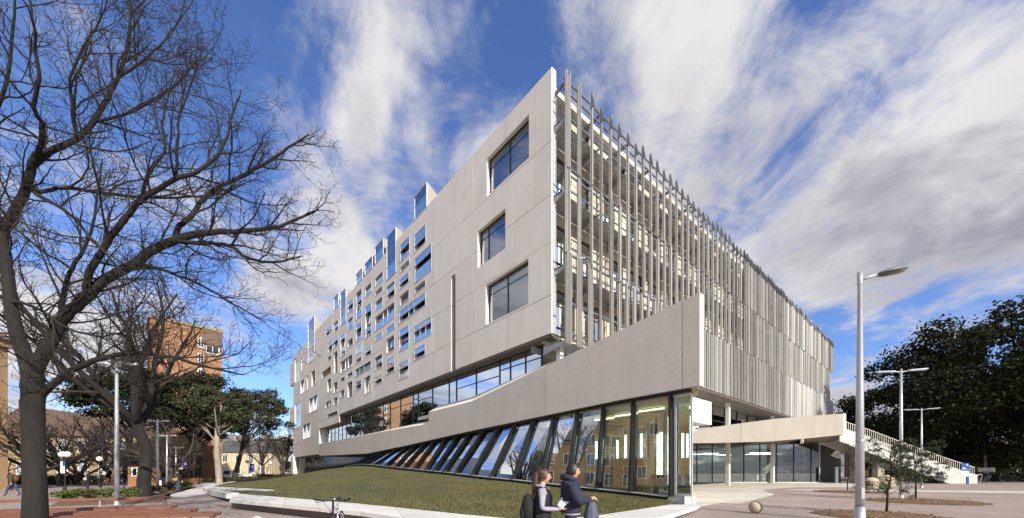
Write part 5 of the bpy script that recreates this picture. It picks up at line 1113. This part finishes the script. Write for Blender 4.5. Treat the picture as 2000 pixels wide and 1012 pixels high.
for i, (x, y) in enumerate(((46.3, 53.4), (49.5, 53.6))):
    o = local('bollard', ('dark bollard nearest the pavilion door', 'dark bollard under the near end of the stair')[i], 'bollard', 'bollards by the stair'); MB().box(-.22, .22, -.15, .15, 0, 2.2-.6*i).build('body', X['darksteel'], o); MB().box(-.24, .24, -.17, .17, 2.2-.6*i, 2.26-.6*i).build('cap', X['galv'], o); place(o, (x, y, 0))
o = local('handrail', 'grey tubular handrail at the foot of the stair', 'handrail')
MB().tube([(0, 0, 0), (0, 0, .95), (.9, 0, 1.3), (1.1, 0, 1.25), (.7, 0, 0)], .03, 6).build('tube', X['galv'], o); MB().tube([(0, 1., 0), (0, 1., .95), (.9, 1., 1.3), (1.1, 1., 1.25), (.7, 1., 0)], .03, 6).build('tube', X['galv'], o); place(o, (63.6, 51.4, 0))

# ================================================================ people
def skin_mesh(nodes, edges, sub=2):
    me = bpy.data.meshes.new('tmp'); names = list(nodes); me.from_pydata([nodes[k][:3] for k in names], [(names.index(a), names.index(b)) for a, b in edges], []); me.update()
    ob = bpy.data.objects.new('tmp', me); col.objects.link(ob); md = ob.modifiers.new('s', 'SKIN'); md.use_smooth_shade = True
    for i, k in enumerate(names):
        r = nodes[k][3]; r = r if hasattr(r, '__len__') else (r, r); me.skin_vertices[0].data[i].radius = r; me.skin_vertices[0].data[i].use_root = (i == 0)
    if sub: sb_ = ob.modifiers.new('u', 'SUBSURF'); sb_.levels = sub; sb_.render_levels = sub
    bpy.context.view_layer.update(); dg = bpy.context.evaluated_depsgraph_get(); out = bpy.data.meshes.new_from_object(ob.evaluated_get(dg)); bpy.data.objects.remove(ob); bpy.data.meshes.remove(me)
    v = [x.co[:] for x in out.vertices]; f = [tuple(p.vertices) for p in out.polygons]; bpy.data.meshes.remove(out); return v, f
def head(mb, c, yaw, s=1., mi=0, detail=True):          # face looks along +x before the turn
    n, k = (28, 22) if detail else (12, 10); b = len(mb.v); cy_, sy_ = math.cos(yaw), math.sin(yaw)
    for i in range(k):
        ph = math.pi*i/(k-1)
        for j in range(n):
            t = 2*math.pi*j/n; x, y, z = math.sin(ph)*math.cos(t), math.sin(ph)*math.sin(t), -math.cos(ph)
            X_, Y_, Z_ = x*.096, y*.074, z*.118
            if z < 0: w = 1+.30*z*(1 if x > 0 else .6); Y_ *= w; X_ *= (1+.12*z) if x > 0 else (1+.38*z)
            if x > 0:
                g_ = lambda yy, zz, sy1, sz1: math.exp(-((Y_-yy)/sy1)**2-((Z_-zz)/sz1)**2)
                X_ += .026*g_(0, -.022, .012, .020)+.012*g_(0, .004, .010, .025)-.012*(g_(.030, .006, .015, .012)+g_(-.030, .006, .015, .012))+.008*g_(0, -.058, .022, .010)+.010*g_(0, -.098, .022, .015)-.006*g_(0, -.076, .02, .008)
            if abs(abs(y)-1) < .12 and abs(z+.05) < .28 and abs(x) < .3: Y_ *= 1.14
            mb.v.append((c[0]+(X_*cy_-Y_*sy_)*s, c[1]+(X_*sy_+Y_*cy_)*s, c[2]+Z_*s))
    for i in range(k-1):
        for j in range(n): mb.f.append((b+i*n+j, b+i*n+(j+1) % n, b+(i+1)*n+(j+1) % n, b+(i+1)*n+j)); mb.m.append(mi)
def hair(mb, c, s=1., front=.035, low=-.05, thick=.012, n=24, k=16, puff=0., seed=1):
    rg = random.Random(seed); b = len(mb.v); rows_ = []
    for i in range(k):
        ph = math.pi*(1-.62*i/(k-1))
        for j in range(n):
            t = 2*math.pi*j/n; x, y, z = math.sin(ph)*math.cos(t), math.sin(ph)*math.sin(t), -math.cos(ph)
            lim = (low if x < .25 else front+.03*(x-.25))/.118
            if z < lim: z = lim+(z-lim)*.15
            q = 1+rg.uniform(-.03, .05)+.03*math.sin(7*t+3*i); hz = math.sqrt(max(0, 1-z*z)); ax = hz/(math.hypot(x, y)+1e-6); x *= ax; y *= ax
            mb.v.append((c[0]+(x*(.096+thick)*q)*s, c[1]+y*(.076+thick)*q*s, c[2]+z*(.118+thick+puff)*q*s))
    for i in range(k-1):
        for j in range(n): mb.f.append((b+i*n+j, b+i*n+(j+1) % n, b+(i+1)*n+(j+1) % n, b+(i+1)*n+j)); mb.m.append(0)
def hand(mb, wrist, d, curl, s=1., mi=0, side=1):      # palm plus five bent fingers
    w = Vector(wrist); d = Vector(d).normalized(); up = Vector((0, 0, 1)); lat = d.cross(up)
    if lat.length < .1: lat = Vector((0, 1, 0))
    lat.normalize(); nn = lat.cross(d).normalized()*-1
    mb.tube([w-d*.01, w+d*.03*s, w+d*.075*s, w+d*.088*s], [.024*s, .032*s, .034*s, .024*s], 8, mi)
    for i, (o_, ln) in enumerate(((-.026, .058), (-.009, .070), (.009, .074), (.026, .066))):
        p0 = w+d*.082*s+lat*o_*s; p1 = p0+(d*math.cos(curl*.5)+nn*math.sin(curl*.5))*ln*.5*s; p2 = p1+(d*math.cos(curl*1.3)+nn*math.sin(curl*1.3))*ln*.5*s
        mb.tube([p0, p1, p2], [.0095*s, .009*s, .007*s], 6, mi)
    p0 = w+d*.03*s+lat*.028*side*s; p1 = p0+(d*.6+lat*side*.6+nn*.3).normalized()*.035*s; p2 = p1+(d*.9+nn*.4).normalized()*.03*s; mb.tube([p0, p1, p2], [.012*s, .010*s, .008*s], 6, mi)
def walker(label, loc, rz, hgt, top, legs, hairm, group, bag=None, bagm=None, step=.25, hat=None, seed=1):
    rg = random.Random(seed); o = local('person', label, 'person', group); s = hgt/1.75; st_ = step
    nd = {'pel': (0, 0, .95, (.13, .15)), 'wai': (.0, 0, 1.1, (.115, .14)), 'che': (.0, 0, 1.32, (.125, .175)), 'nek': (0, 0, 1.49, .055), 'hea': (.02, 0, 1.55, .05)}
    ed = [('pel', 'wai'), ('wai', 'che'), ('che', 'nek'), ('nek', 'hea')]
    for sd_, k in ((1, 'l'), (-1, 'r')):
        f = st_*sd_
        nd.update({'hip'+k: (0, .09*sd_, .88, .095), 'kne'+k: (f*.55+.04, .10*sd_, .50, .062), 'ank'+k: (f if f > 0 else f*1.1, .10*sd_, .09 if f >= 0 else .13, .045), 'toe'+k: (f+.16, .11*sd_, .045, .04)})
        nd.update({'sho'+k: (0, .19*sd_, 1.40, .065), 'elb'+k: (-.04-f*.4, .25*sd_, 1.12, .048), 'wri'+k: (.06-f*.7, .25*sd_, .90, .035)})
        ed += [('pel', 'hip'+k), ('hip'+k, 'kne'+k), ('kne'+k, 'ank'+k), ('ank'+k, 'toe'+k), ('che', 'sho'+k), ('sho'+k, 'elb'+k), ('elb'+k, 'wri'+k)]
    v, f = skin_mesh(nd, ed, 1); mb = MB(); mb.v = list(v); mb.f = list(f)
    for q in f:
        z = sum(v[i][2] for i in q)/len(q); y = abs(sum(v[i][1] for i in q)/len(q)); mb.m.append(2 if z < .12 else (1 if z < .90 and y < .19 else (3 if z > 1.49 else 0)))
    head(mb, (.03, 0, 1.635), 0, 1., 3, False)
    for sd_, k in ((1, 'l'), (-1, 'r')): w = nd['wri'+k]; hand(mb, w[:3], (.25, 0, -1), .5, 1., 3, sd_)
    mb.build('body', [X[top], X[legs], X['black_cloth'], X['skin']], o, True)
    h_ = MB(); hair(h_, (.03, 0, 1.635), 1., .04, -.05, .012, 14, 9, seed=seed); h_.build('hair', X[hat or hairm], o, True)
    place(o, loc, rz, s)
    if bag:
        b_ = local('shoulder_bag' if bag != 'pack' else 'backpack', bagm[1], 'bag' if bag != 'pack' else 'backpack'); mb = MB()
        if bag == 'pack': mb.ball((-.20, 0, 1.22), (.11, .15, .24), 14)
        else: mb.ball((-.16, .05, 1.0), (.07, .20, .14), 14)
        mb.build('body', X[bagm[0]], b_, True); m2 = MB()
        if bag == 'pack':
            for sy_ in (-.1, .1): m2.tube([(-.14, sy_, 1.40), (0, sy_*1.1, 1.475), (.14, sy_, 1.36), (.13, sy_, 1.2), (-.1, sy_*1.2, 1.06)], .014, 5)
        else: m2.tube([(-.17, -.14, 1.05), (-.14, .02, 1.3), (-.03, .12, 1.47), (.13, .06, 1.3), (.10, -.14, 1.06)], .013, 5)
        m2.build('strap', X[bagm[0]], b_); place(b_, loc, rz, s)
gp_ = 'people on the plaza'
walker('person in black jacket and jeans walking away with tan bag', tuple(gnd(346, 962)), R(100), 1.78, 'black_cloth', 'jeans', 'hair_black', gp_, 'bag', ('tan', 'tan shoulder bag on the back of the person in black'), .12, seed=1)
walker('person in olive top and pale cap walking past the big bare trunk', tuple(gnd(25, 969)), R(190), 1.72, 'olive', 'jeans', 'hair_brown', gp_, 'pack', ('leather', 'brown backpack of the person with the pale cap'), .3, 'tan', seed=2)
walker('person in dark jacket by the brick hall', (-43, 32, .0), R(60), 1.85, 'navy', 'black_cloth', 'hair_black', gp_, None, None, .1, seed=3)
walker('person in dark coat carrying a pale bag on the plaza', tuple(gnd(171, 957)), R(80), 1.70, 'black_cloth', 'navy', 'hair_black', gp_, 'bag', ('cream_cloth', 'pale shoulder bag of the person in the dark coat'), .1, seed=4)
walker('person in dark clothes further back, half hidden by the dark coat', tuple(gnd(158, 950)), R(60), 1.7, 'navy', 'black_cloth', 'hair_brown', gp_, None, None, .2, seed=5)
walker('slim person in black with a teal backpack', tuple(gnd(197, 956.3)), R(85), 1.62, 'black_cloth', 'black_cloth', 'hair_brown', gp_, 'pack', ('teal', 'teal backpack worn by the slim person in black'), .08, seed=6)
walker('person in dark blue partly hidden by the double-armed lamp post', tuple(gnd(236, 956)), R(20), 1.7, 'navy', 'jeans', 'hair_black', gp_, None, None, .2, seed=7)
walker('distant person in maroon near the hedge', tuple(gnd(148, 944)), R(70), 1.7, 'maroon', 'black_cloth', 'hair_black', gp_, None, None, .1, seed=8)
walker('left of two people in dark clothes at the far right', (72.7, 57.5, 0), R(200), 1.75, 'black_cloth', 'jeans', 'hair_black', gp_, None, None, .15, seed=9)
walker('right of two people in dark clothes at the far right', (73.6, 57.8, 0), R(200), 1.7, 'navy', 'jeans', 'hair_brown', gp_, None, None, .2, seed=10)

# the two students in front, both facing right
def student(label, loc, s, hairm, top, arm, pants, armsL, armsR, lean=0.):
    o = local('person', label, 'person', 'students in the foreground')
    nd = {'pel': (0, 0, .96, (.125, .15)), 'wai': (.0, 0, 1.10, (.105, .135)), 'rib': (.01, 0, 1.22, (.115, .155)), 'che': (.0, 0, 1.34, (.12, .17)), 'clv': (0, 0, 1.43, (.08, .11)), 'nek': (.01, 0, 1.50, .05), 'hea': (.03, 0, 1.57, .048)}
    ed = [('pel', 'wai'), ('wai', 'rib'), ('rib', 'che'), ('che', 'clv'), ('clv', 'nek'), ('nek', 'hea')]
    for sd_, k, A_ in ((1, 'l', armsL), (-1, 'r', armsR)):
        nd.update({'hip'+k: (0, .09*sd_, .88, .092), 'kne'+k: (.05+.07*sd_, .10*sd_, .50, .06), 'ank'+k: (-.02+.14*sd_, .10*sd_, .09, .042), 'toe'+k: (.14+.14*sd_, .11*sd_, .04, .038)})
        nd.update({'sho'+k: (-.01, .175*sd_, 1.40, .062), 'elb'+k: (*A_[0], .046), 'wri'+k: (*A_[1], .030)})
        ed += [('pel', 'hip'+k), ('hip'+k, 'kne'+k), ('kne'+k, 'ank'+k), ('ank'+k, 'toe'+k), ('che', 'sho'+k), ('sho'+k, 'elb'+k), ('elb'+k, 'wri'+k)]
    v, f = skin_mesh(nd, ed, 2); mb = MB(); mb.v = list(v); mb.f = list(f)
    W_ = [Vector(A_[1]) for A_ in (armsL, armsR)]; E_ = [Vector(A_[0]) for A_ in (armsL, armsR)]
    def segd(p, a, b): t_ = max(0, min(1, (p-a).dot(b-a)/(b-a).length_squared)); return (p-a.lerp(b, t_)).length
    for q in f:
        c = Vector((0, 0, 0))
        for i in q: c += Vector(v[i])
        c /= len(q); z = c.z
        ad = min(min(segd(c, e, w), segd(c, Vector((0, math.copysign(.19, e.y), 1.40)), e)) for e, w in zip(E_, W_))
        m_ = 1 if ad < .075 else 0
        if z < .10: m_ = 2
        elif z < .93 and m_ == 0: m_ = 4
        elif z > 1.49: m_ = 3
        mb.m.append(m_)
    head(mb, (.045, 0, 1.638), 0, 1., 3)
    for sd_, A_ in ((1, armsL), (-1, armsR)): hand(mb, A_[1], Vector(A_[2]), A_[3], .95, 3, -sd_)
    mb.build('body', [X[top], X[arm], X['black_cloth'], X['skin'], X[pants]], o, True)
    h_ = MB(); hair(h_, (.040, 0, 1.638), 1., .045, -.045 if hairm == 'hair_black' else -.04, .016, 28, 18, .012 if hairm == 'hair_black' else 0., seed=3); h_.build('hair', X[hairm], o, True)
    gl = MB()
    for sy_ in (-.033, .033):
        gl.tube([(.045+.103-abs(a_)*0, sy_+.024*math.cos(a_), 1.642+.017*math.sin(a_)) for a_ in np.linspace(0, 6.283, 14)], .0022, 4, caps=False); gl.tube([(.145, sy_*1.75, 1.645), (.03, sy_*2.35, 1.645)], .002, 4)
    gl.build('glasses', X['black'], o)
    for sy_ in (-1, 1):
        e_ = MB(); e_.ball((.045+.079, sy_*.031, 1.643), (.010, .012, .008), 10); e_.build('eye', X['signwhite'], o, True)
    place(o, loc, 0, s); return o
gl_ = ((.02, .27, 1.13), (.27, .10, 1.11), (.9, -.3, .25), 1.1); gr_ = ((-.02, -.27, 1.12), (.27, -.12, 1.10), (.9, .3, .25), 1.1)
gx, gy = .47, 5.85
gs = student('student in grey hoodie and black vest reading papers, with ponytail', (gx, gy, 0), .935, 'hair_brown', 'black_cloth', 'grey_cloth', 'black_cloth', gl_, gr_)
pt = MB(); pt.tube([(-.03, 0, 1.70), (-.075, 0, 1.685), (-.10, 0, 1.62), (-.11, 0, 1.53), (-.125, .0, 1.43), (-.15, 0, 1.33)], [.035, .046, .052, .056, .046, .010], 12); pt.ball((.0, 0, 1.70), (.09, .085, .06), 14); o_ = pt.build('ponytail', X['hair_brown'], gs, True)
hd = MB(); hd.tube([(.075, .09, 1.44), (.0, .115, 1.475), (-.08, .07, 1.485), (-.10, 0, 1.485), (-.08, -.07, 1.485), (0, -.115, 1.475), (.075, -.09, 1.44), (.10, -.03, 1.41)], .027, 8); hd.build('hood', X['grey_cloth'], gs, True)
vst = MB(); vst.lathe([(.150, .78), (.165, .92), (.158, 1.06), (.160, 1.2), (.165, 1.32), (.135, 1.41), (.07, 1.465)], 26); vst.v = [(x*.92+.005, y*1.16, z) for x, y, z in vst.v]; vst.build('vest', X['black_cloth'], gs, True)
bs = student('student in navy padded jacket holding a grey bag', (.925, 5.9, 0), .985, 'hair_black', 'navy', 'navy', 'black_cloth', ((.06, .30, 1.20), (.28, .13, 1.19), (.8, -.5, .1), 1.2), ((.08, -.30, 1.18), (.31, -.08, 1.20), (.8, .5, .1), 1.2))
jk = MB(); prof = []
for i in range(9): z = .985+i*.057; prof += [(.172-.002*i, z), (.185-.002*i, z+.028)]
prof += [(.15, 1.475), (.085, 1.50)]; jk.lathe(prof, 28); jk.v = [(x*.95, y*1.15, z) for x, y, z in jk.v]; jk.build('jacket', X['navy'], bs, True)
for A_ in (((-.01, .19, 1.40), (.06, .30, 1.20), (.25, .15, 1.19)), ((-.01, -.19, 1.40), (.08, -.30, 1.18), (.28, -.10, 1.20))):
    a, b, c = map(Vector, A_); sl = MB(); pts = [a.lerp(b, i/4) for i in range(5)]+[b.lerp(c, i/4) for i in range(1, 5)]; sl.tube(pts, [.085, .082, .078, .080, .072, .068, .062, .062, .045], 14); sl.build('sleeve', X['navy'], bs, True)
hd = MB(); hd.tube([(.10, .07, 1.44), (.05, .11, 1.50), (-.05, .09, 1.535), (-.11, 0, 1.545), (-.05, -.09, 1.535), (.05, -.11, 1.50), (.10, -.07, 1.44)], [.03, .038, .05, .06, .05, .038, .03], 10); hd.build('hood', X['navy'], bs, True)
sh = MB(); sh.lathe([(.160, .95), (.165, 1.0)], 26); sh.v = [(x*.95, y*1.12, z) for x, y, z in sh.v]; sh.build('shirt_hem', X['grey_cloth'], bs, True)
# backpack on her back, papers in her hands, bag in his hands
o = local('backpack', 'black backpack on the back of the student with the ponytail', 'backpack'); mb = MB(); mb.ball((-.235, 0, 1.10), (.115, .165, .255), 20); mb.v = [(min(x, -.135), y, z) for x, y, z in mb.v]; mb.build('body', X['black_cloth'], o, True)
mb = MB(); mb.ball((-.325, 0, 1.02), (.05, .12, .13), 16); mb.build('pocket', X['black_cloth'], o, True)
for sy_ in (-.105, .105): m2 = MB(); m2.tube([(-.15, sy_, 1.30), (-.06, sy_*1.1, 1.465), (.06, sy_*1.1, 1.46), (.155, sy_*1.05, 1.32), (.15, sy_*1.2, 1.16), (-.1, sy_*1.5, .98)], .018, 6); m2.build('strap', X['black_cloth'], o)
place(o, (gx, gy, 0), 0, .935)
o = local('paper_sheets', 'white papers held open by the student with the ponytail', 'papers')
for k, (a_, z_) in enumerate(((0, 0), (3, .004), (-3, .008))):
    mb = MB(); n = 6
    for i in range(n+1):
        f = i/n; bend = .05*math.sin(f*2.2)*(1+.3*k)
        for ww_ in (0, 1): mb.v.append((.30+.24*f-.05*ww_, -.14+.10*ww_+.01*k, 1.10+.13*f+bend+z_+.15*ww_*(.4+.6*f)))
    for i in range(n): mb.f.append((2*i, 2*i+1, 2*i+3, 2*i+2)); mb.m.append(0)
    mb.v = mb.v+[(x, y, z-.0015) for x, y, z in mb.v]; m0 = 2*(n+1); mb.f += [tuple(m0+i for i in reversed(q)) for q in list(mb.f)]; mb.m = [0]*len(mb.f); mb.build('sheet', X['paper'], o)
place(o, (gx, gy, 0), 0, .935)
o = local('holdall_bag', 'slate blue bag with brown leather base hanging in front of the student in navy', 'bag'); mb = MB()
mb.lathe([(.012, 1.21), (.035, 1.185), (.05, 1.15), (.072, 1.10), (.088, 1.05), (.105, .99), (.112, .93), (.125, .84)], 26, (.33, 0, 0)); mb.v = [(x+.012*math.sin(z*31+y*40), y*1.05+.012*math.sin(9*math.atan2(y, x-.33))*(1.25-z)*3, z) for x, y, z in mb.v]; mb.build('body', X['bagblue'], o, True)
mb = MB(); mb.lathe([(.127, .86), (.13, .78), (.115, .72), (.07, .69), (.0, .685)], 20, (.33, 0, 0)); mb.build('leather_base', X['leather'], o, True)
mb = MB(); mb.tube([(.32, 0, 1.18), (.36, 0, 1.23), (.38, 0, 1.2)], .012, 6); mb.tube([(.45, .02, .9), (.47, .02, .86), (.465, .02, .80)], .006, 5); mb.build('strap', X['grey_cloth'], o); place(o, (.925, 5.9, 0), 0, .985)

# ================================================================ bicycle, rack, truck
o = local('bicycle', 'silver and black bicycle seen from the front beside the stone ledge', 'bicycle')
def wheel(x, nm):
    t_ = MB(); t_.tube([(x+.335*math.cos(a), 0, .345+.335*math.sin(a)) for a in np.linspace(0, 2*math.pi, 37)], .019, 8, caps=False); w = t_.build(nm, X['rubber'], o, True)
    r_ = MB(); r_.tube([(x+.312*math.cos(a), 0, .345+.312*math.sin(a)) for a in np.linspace(0, 2*math.pi, 37)], .010, 6, caps=False); r_.build('rim', X['silver'], w, True)
    s_ = MB()
    for k in range(24): a = 2*math.pi*k/24; s_.tube([(x+.02*math.cos(a+.6), (.03 if k % 2 else -.03), .345+.02*math.sin(a+.6)), (x+.31*math.cos(a), 0, .345+.31*math.sin(a))], .0014, 3)
    s_.build('spokes', X['galv'], w); h_ = MB(); h_.tube([(x, -.05, .345), (x, .05, .345)], .022, 10); h_.build('hub', X['silver'], w)
wheel(.52, 'wheel'); wheel(-.52, 'wheel')
f = MB(); f.tube([(.36, 0, .82), (-.12, 0, .78)], .019, 10); f.tube([(.385, 0, .74), (-.04, 0, .30)], .022, 10); f.tube([(-.04, 0, .30), (-.17, 0, .86)], .017, 10)
for sy_ in (-.06, .06): f.tube([(-.04, sy_*.5, .30), (-.52, sy_, .345)], .011, 6); f.tube([(-.14, sy_*.3, .76), (-.52, sy_, .345)], .010, 6)
f.build('frame', X['silver'], o, True)
f = MB(); f.tube([(.345, 0, .87), (.395, 0, .70)], .024, 10)
for sy_ in (-.055, .055): f.tube([(.395, sy_*.9, .70), (.43, sy_, .58), (.52, sy_, .345)], .014, 8)
f.tube([(.395, -.055, .70), (.395, .055, .70)], .018, 8); f.build('fork', X['black'], o, True)
f = MB(); f.tube([(.345, 0, .86), (.335, 0, .96), (.40, 0, 1.0)], .021, 8); f.build('stem', X['black'], o, True)
f = MB(); f.tube([(.37, -.33, 1.02), (.40, -.15, 1.0), (.40, .15, 1.0), (.37, .33, 1.02)], .014, 8)
hb = f.build('handlebar', X['black'], o, True)
for sy_ in (-1, 1):
    m = MB(); m.tube([(.375, sy_*.33, 1.02), (.387, sy_*.21, 1.01)], .019, 8); m.build('grip', X['rubber'], hb, True)
    m = MB(); m.tube([(.37, sy_*.33, 1.02), (.42, sy_*.345, 1.04), (.49, sy_*.335, 1.065)], .014, 8); m.build('bar_end', X['rubber'], hb, True)
    m = MB(); m.tube([(.42, sy_*.16, .99), (.46, sy_*.22, .975), (.45, sy_*.31, .975)], .007, 5); m.build('brake_lever', X['black'], hb, True)
    m = MB(); m.tube([(.42, sy_*.15, .99), (.50, sy_*.12, .93), (.50, sy_*.04, .84), (.42, sy_*.02, .74)], .005, 5); m.build('cable', X['black'], hb, True)
m = MB(); m.ball((.405, .04, 1.03), .022, 10); m.build('bell', X['silver'], hb, True)
f = MB(); f.tube([(-.165, 0, .84), (-.19, 0, .97)], .014, 8); f.build('seat_post', X['silver'], o, True)
f = MB(); f.ball((-.24, 0, .99), (.10, .075, .035), 14); f.tube([(-.20, 0, .99), (-.08, 0, .985), (-.04, 0, .975)], [.045, .028, .015], 10); f.build('saddle', X['rubber'], o, True)
f = MB(); f.tube([(-.04, -.04, .30), (-.04, .06, .30)], .045, 12); f.tube([(-.04, .07, .30), (.09, .07, .20)], .011, 6); f.tube([(-.04, -.07, .30), (-.17, -.07, .40)], .011, 6); f.lathe([(.0, 0), (.09, 0), (.09, .006), (0, .006)], 20); f.build('crank', X['black'], o)
for (x, y, z) in ((.09, .11, .20), (-.17, -.11, .40)): MB().box(x-.045, x+.045, y-.04, y+.04, z-.012, z+.012).build('pedal', X['black'], o)
place(o, (-3.85, 8.2, 0), R(-76))
o = local('bike_rack', 'grey steel bicycle rack hoop at the bottom edge', 'bike rack'); m = MB(); m.tube([(-.0, 0, 0)]+[(.0+.09*math.cos(a)-.09, 0, .62+.09*math.sin(a)) for a in np.linspace(0, math.pi, 10)]+[(-.18, 0, 0)], .028, 10); m.build('hoop', X['galv'], o, True)
MB().box(-.24, .06, -.06, .06, 0, .012).build('foot_plate', X['galv'], o); place(o, (-4.95, 7.4, 0), R(20))
o = local('truck', 'small white utility truck parked beyond the lawn', 'truck')
m = MB(); m.prism([(1.0, -.85, .45), (2.6, -.85, .45), (2.65, -.85, 1.05), (2.35, -.85, 1.95), (1.0, -.85, 2.0)], (0, 1.7, 0)); cb = m.build('cab', X['truckwhite'], o)
m = MB(); m.prism([(2.66, -.75, 1.12), (2.40, -.75, 1.85), (2.40, .75, 1.85), (2.66, .75, 1.12)], (.012, 0, .0)); m.build('windscreen', X['glass_dark'], cb)
for sy_ in (-.857, .847): m = MB(); m.prism([(1.3, sy_, 1.15), (2.45, sy_, 1.15), (2.25, sy_, 1.82), (1.3, sy_, 1.85)], (0, .01, 0)); m.build('side_window', X['black'], cb)
for sy_ in (-.6, .6): MB().box(2.62, 2.66, sy_-.14, sy_+.14, .7, .9).build('headlight', X['globe'], cb)
m = MB(); m.box(-2.2, .95, -.88, .88, .72, .82); m.box(-2.2, -2.14, -.88, .88, .82, 1.2); m.box(-2.14, .95, -.88, -.83, .82, 1.2); m.box(-2.14, .95, .83, .88, .82, 1.2); m.build('tray', X['alu'], o)
for sy_ in (-.7, .7): MB().bar((.9, sy_, .8), (.9, sy_, 2.0), .05, .05).build('rack_post', X['alu'], o)
MB().box(-2.1, 1.0, -.4, .4, .42, .7).build('chassis', X['black'], o)
for x in (1.9, -1.4):
    for sy_ in (-.78, .78): m = MB(); m.tube([(x, sy_-.1, .36), (x, sy_+.1, .36)], .36, 18); w = m.build('wheel', X['rubber'], o); m = MB(); m.tube([(x, sy_-.105, .36), (x, sy_+.105, .36)], .2, 12); m.build('rim', X['silver'], w)
place(o, G2(468, 72), R(205))
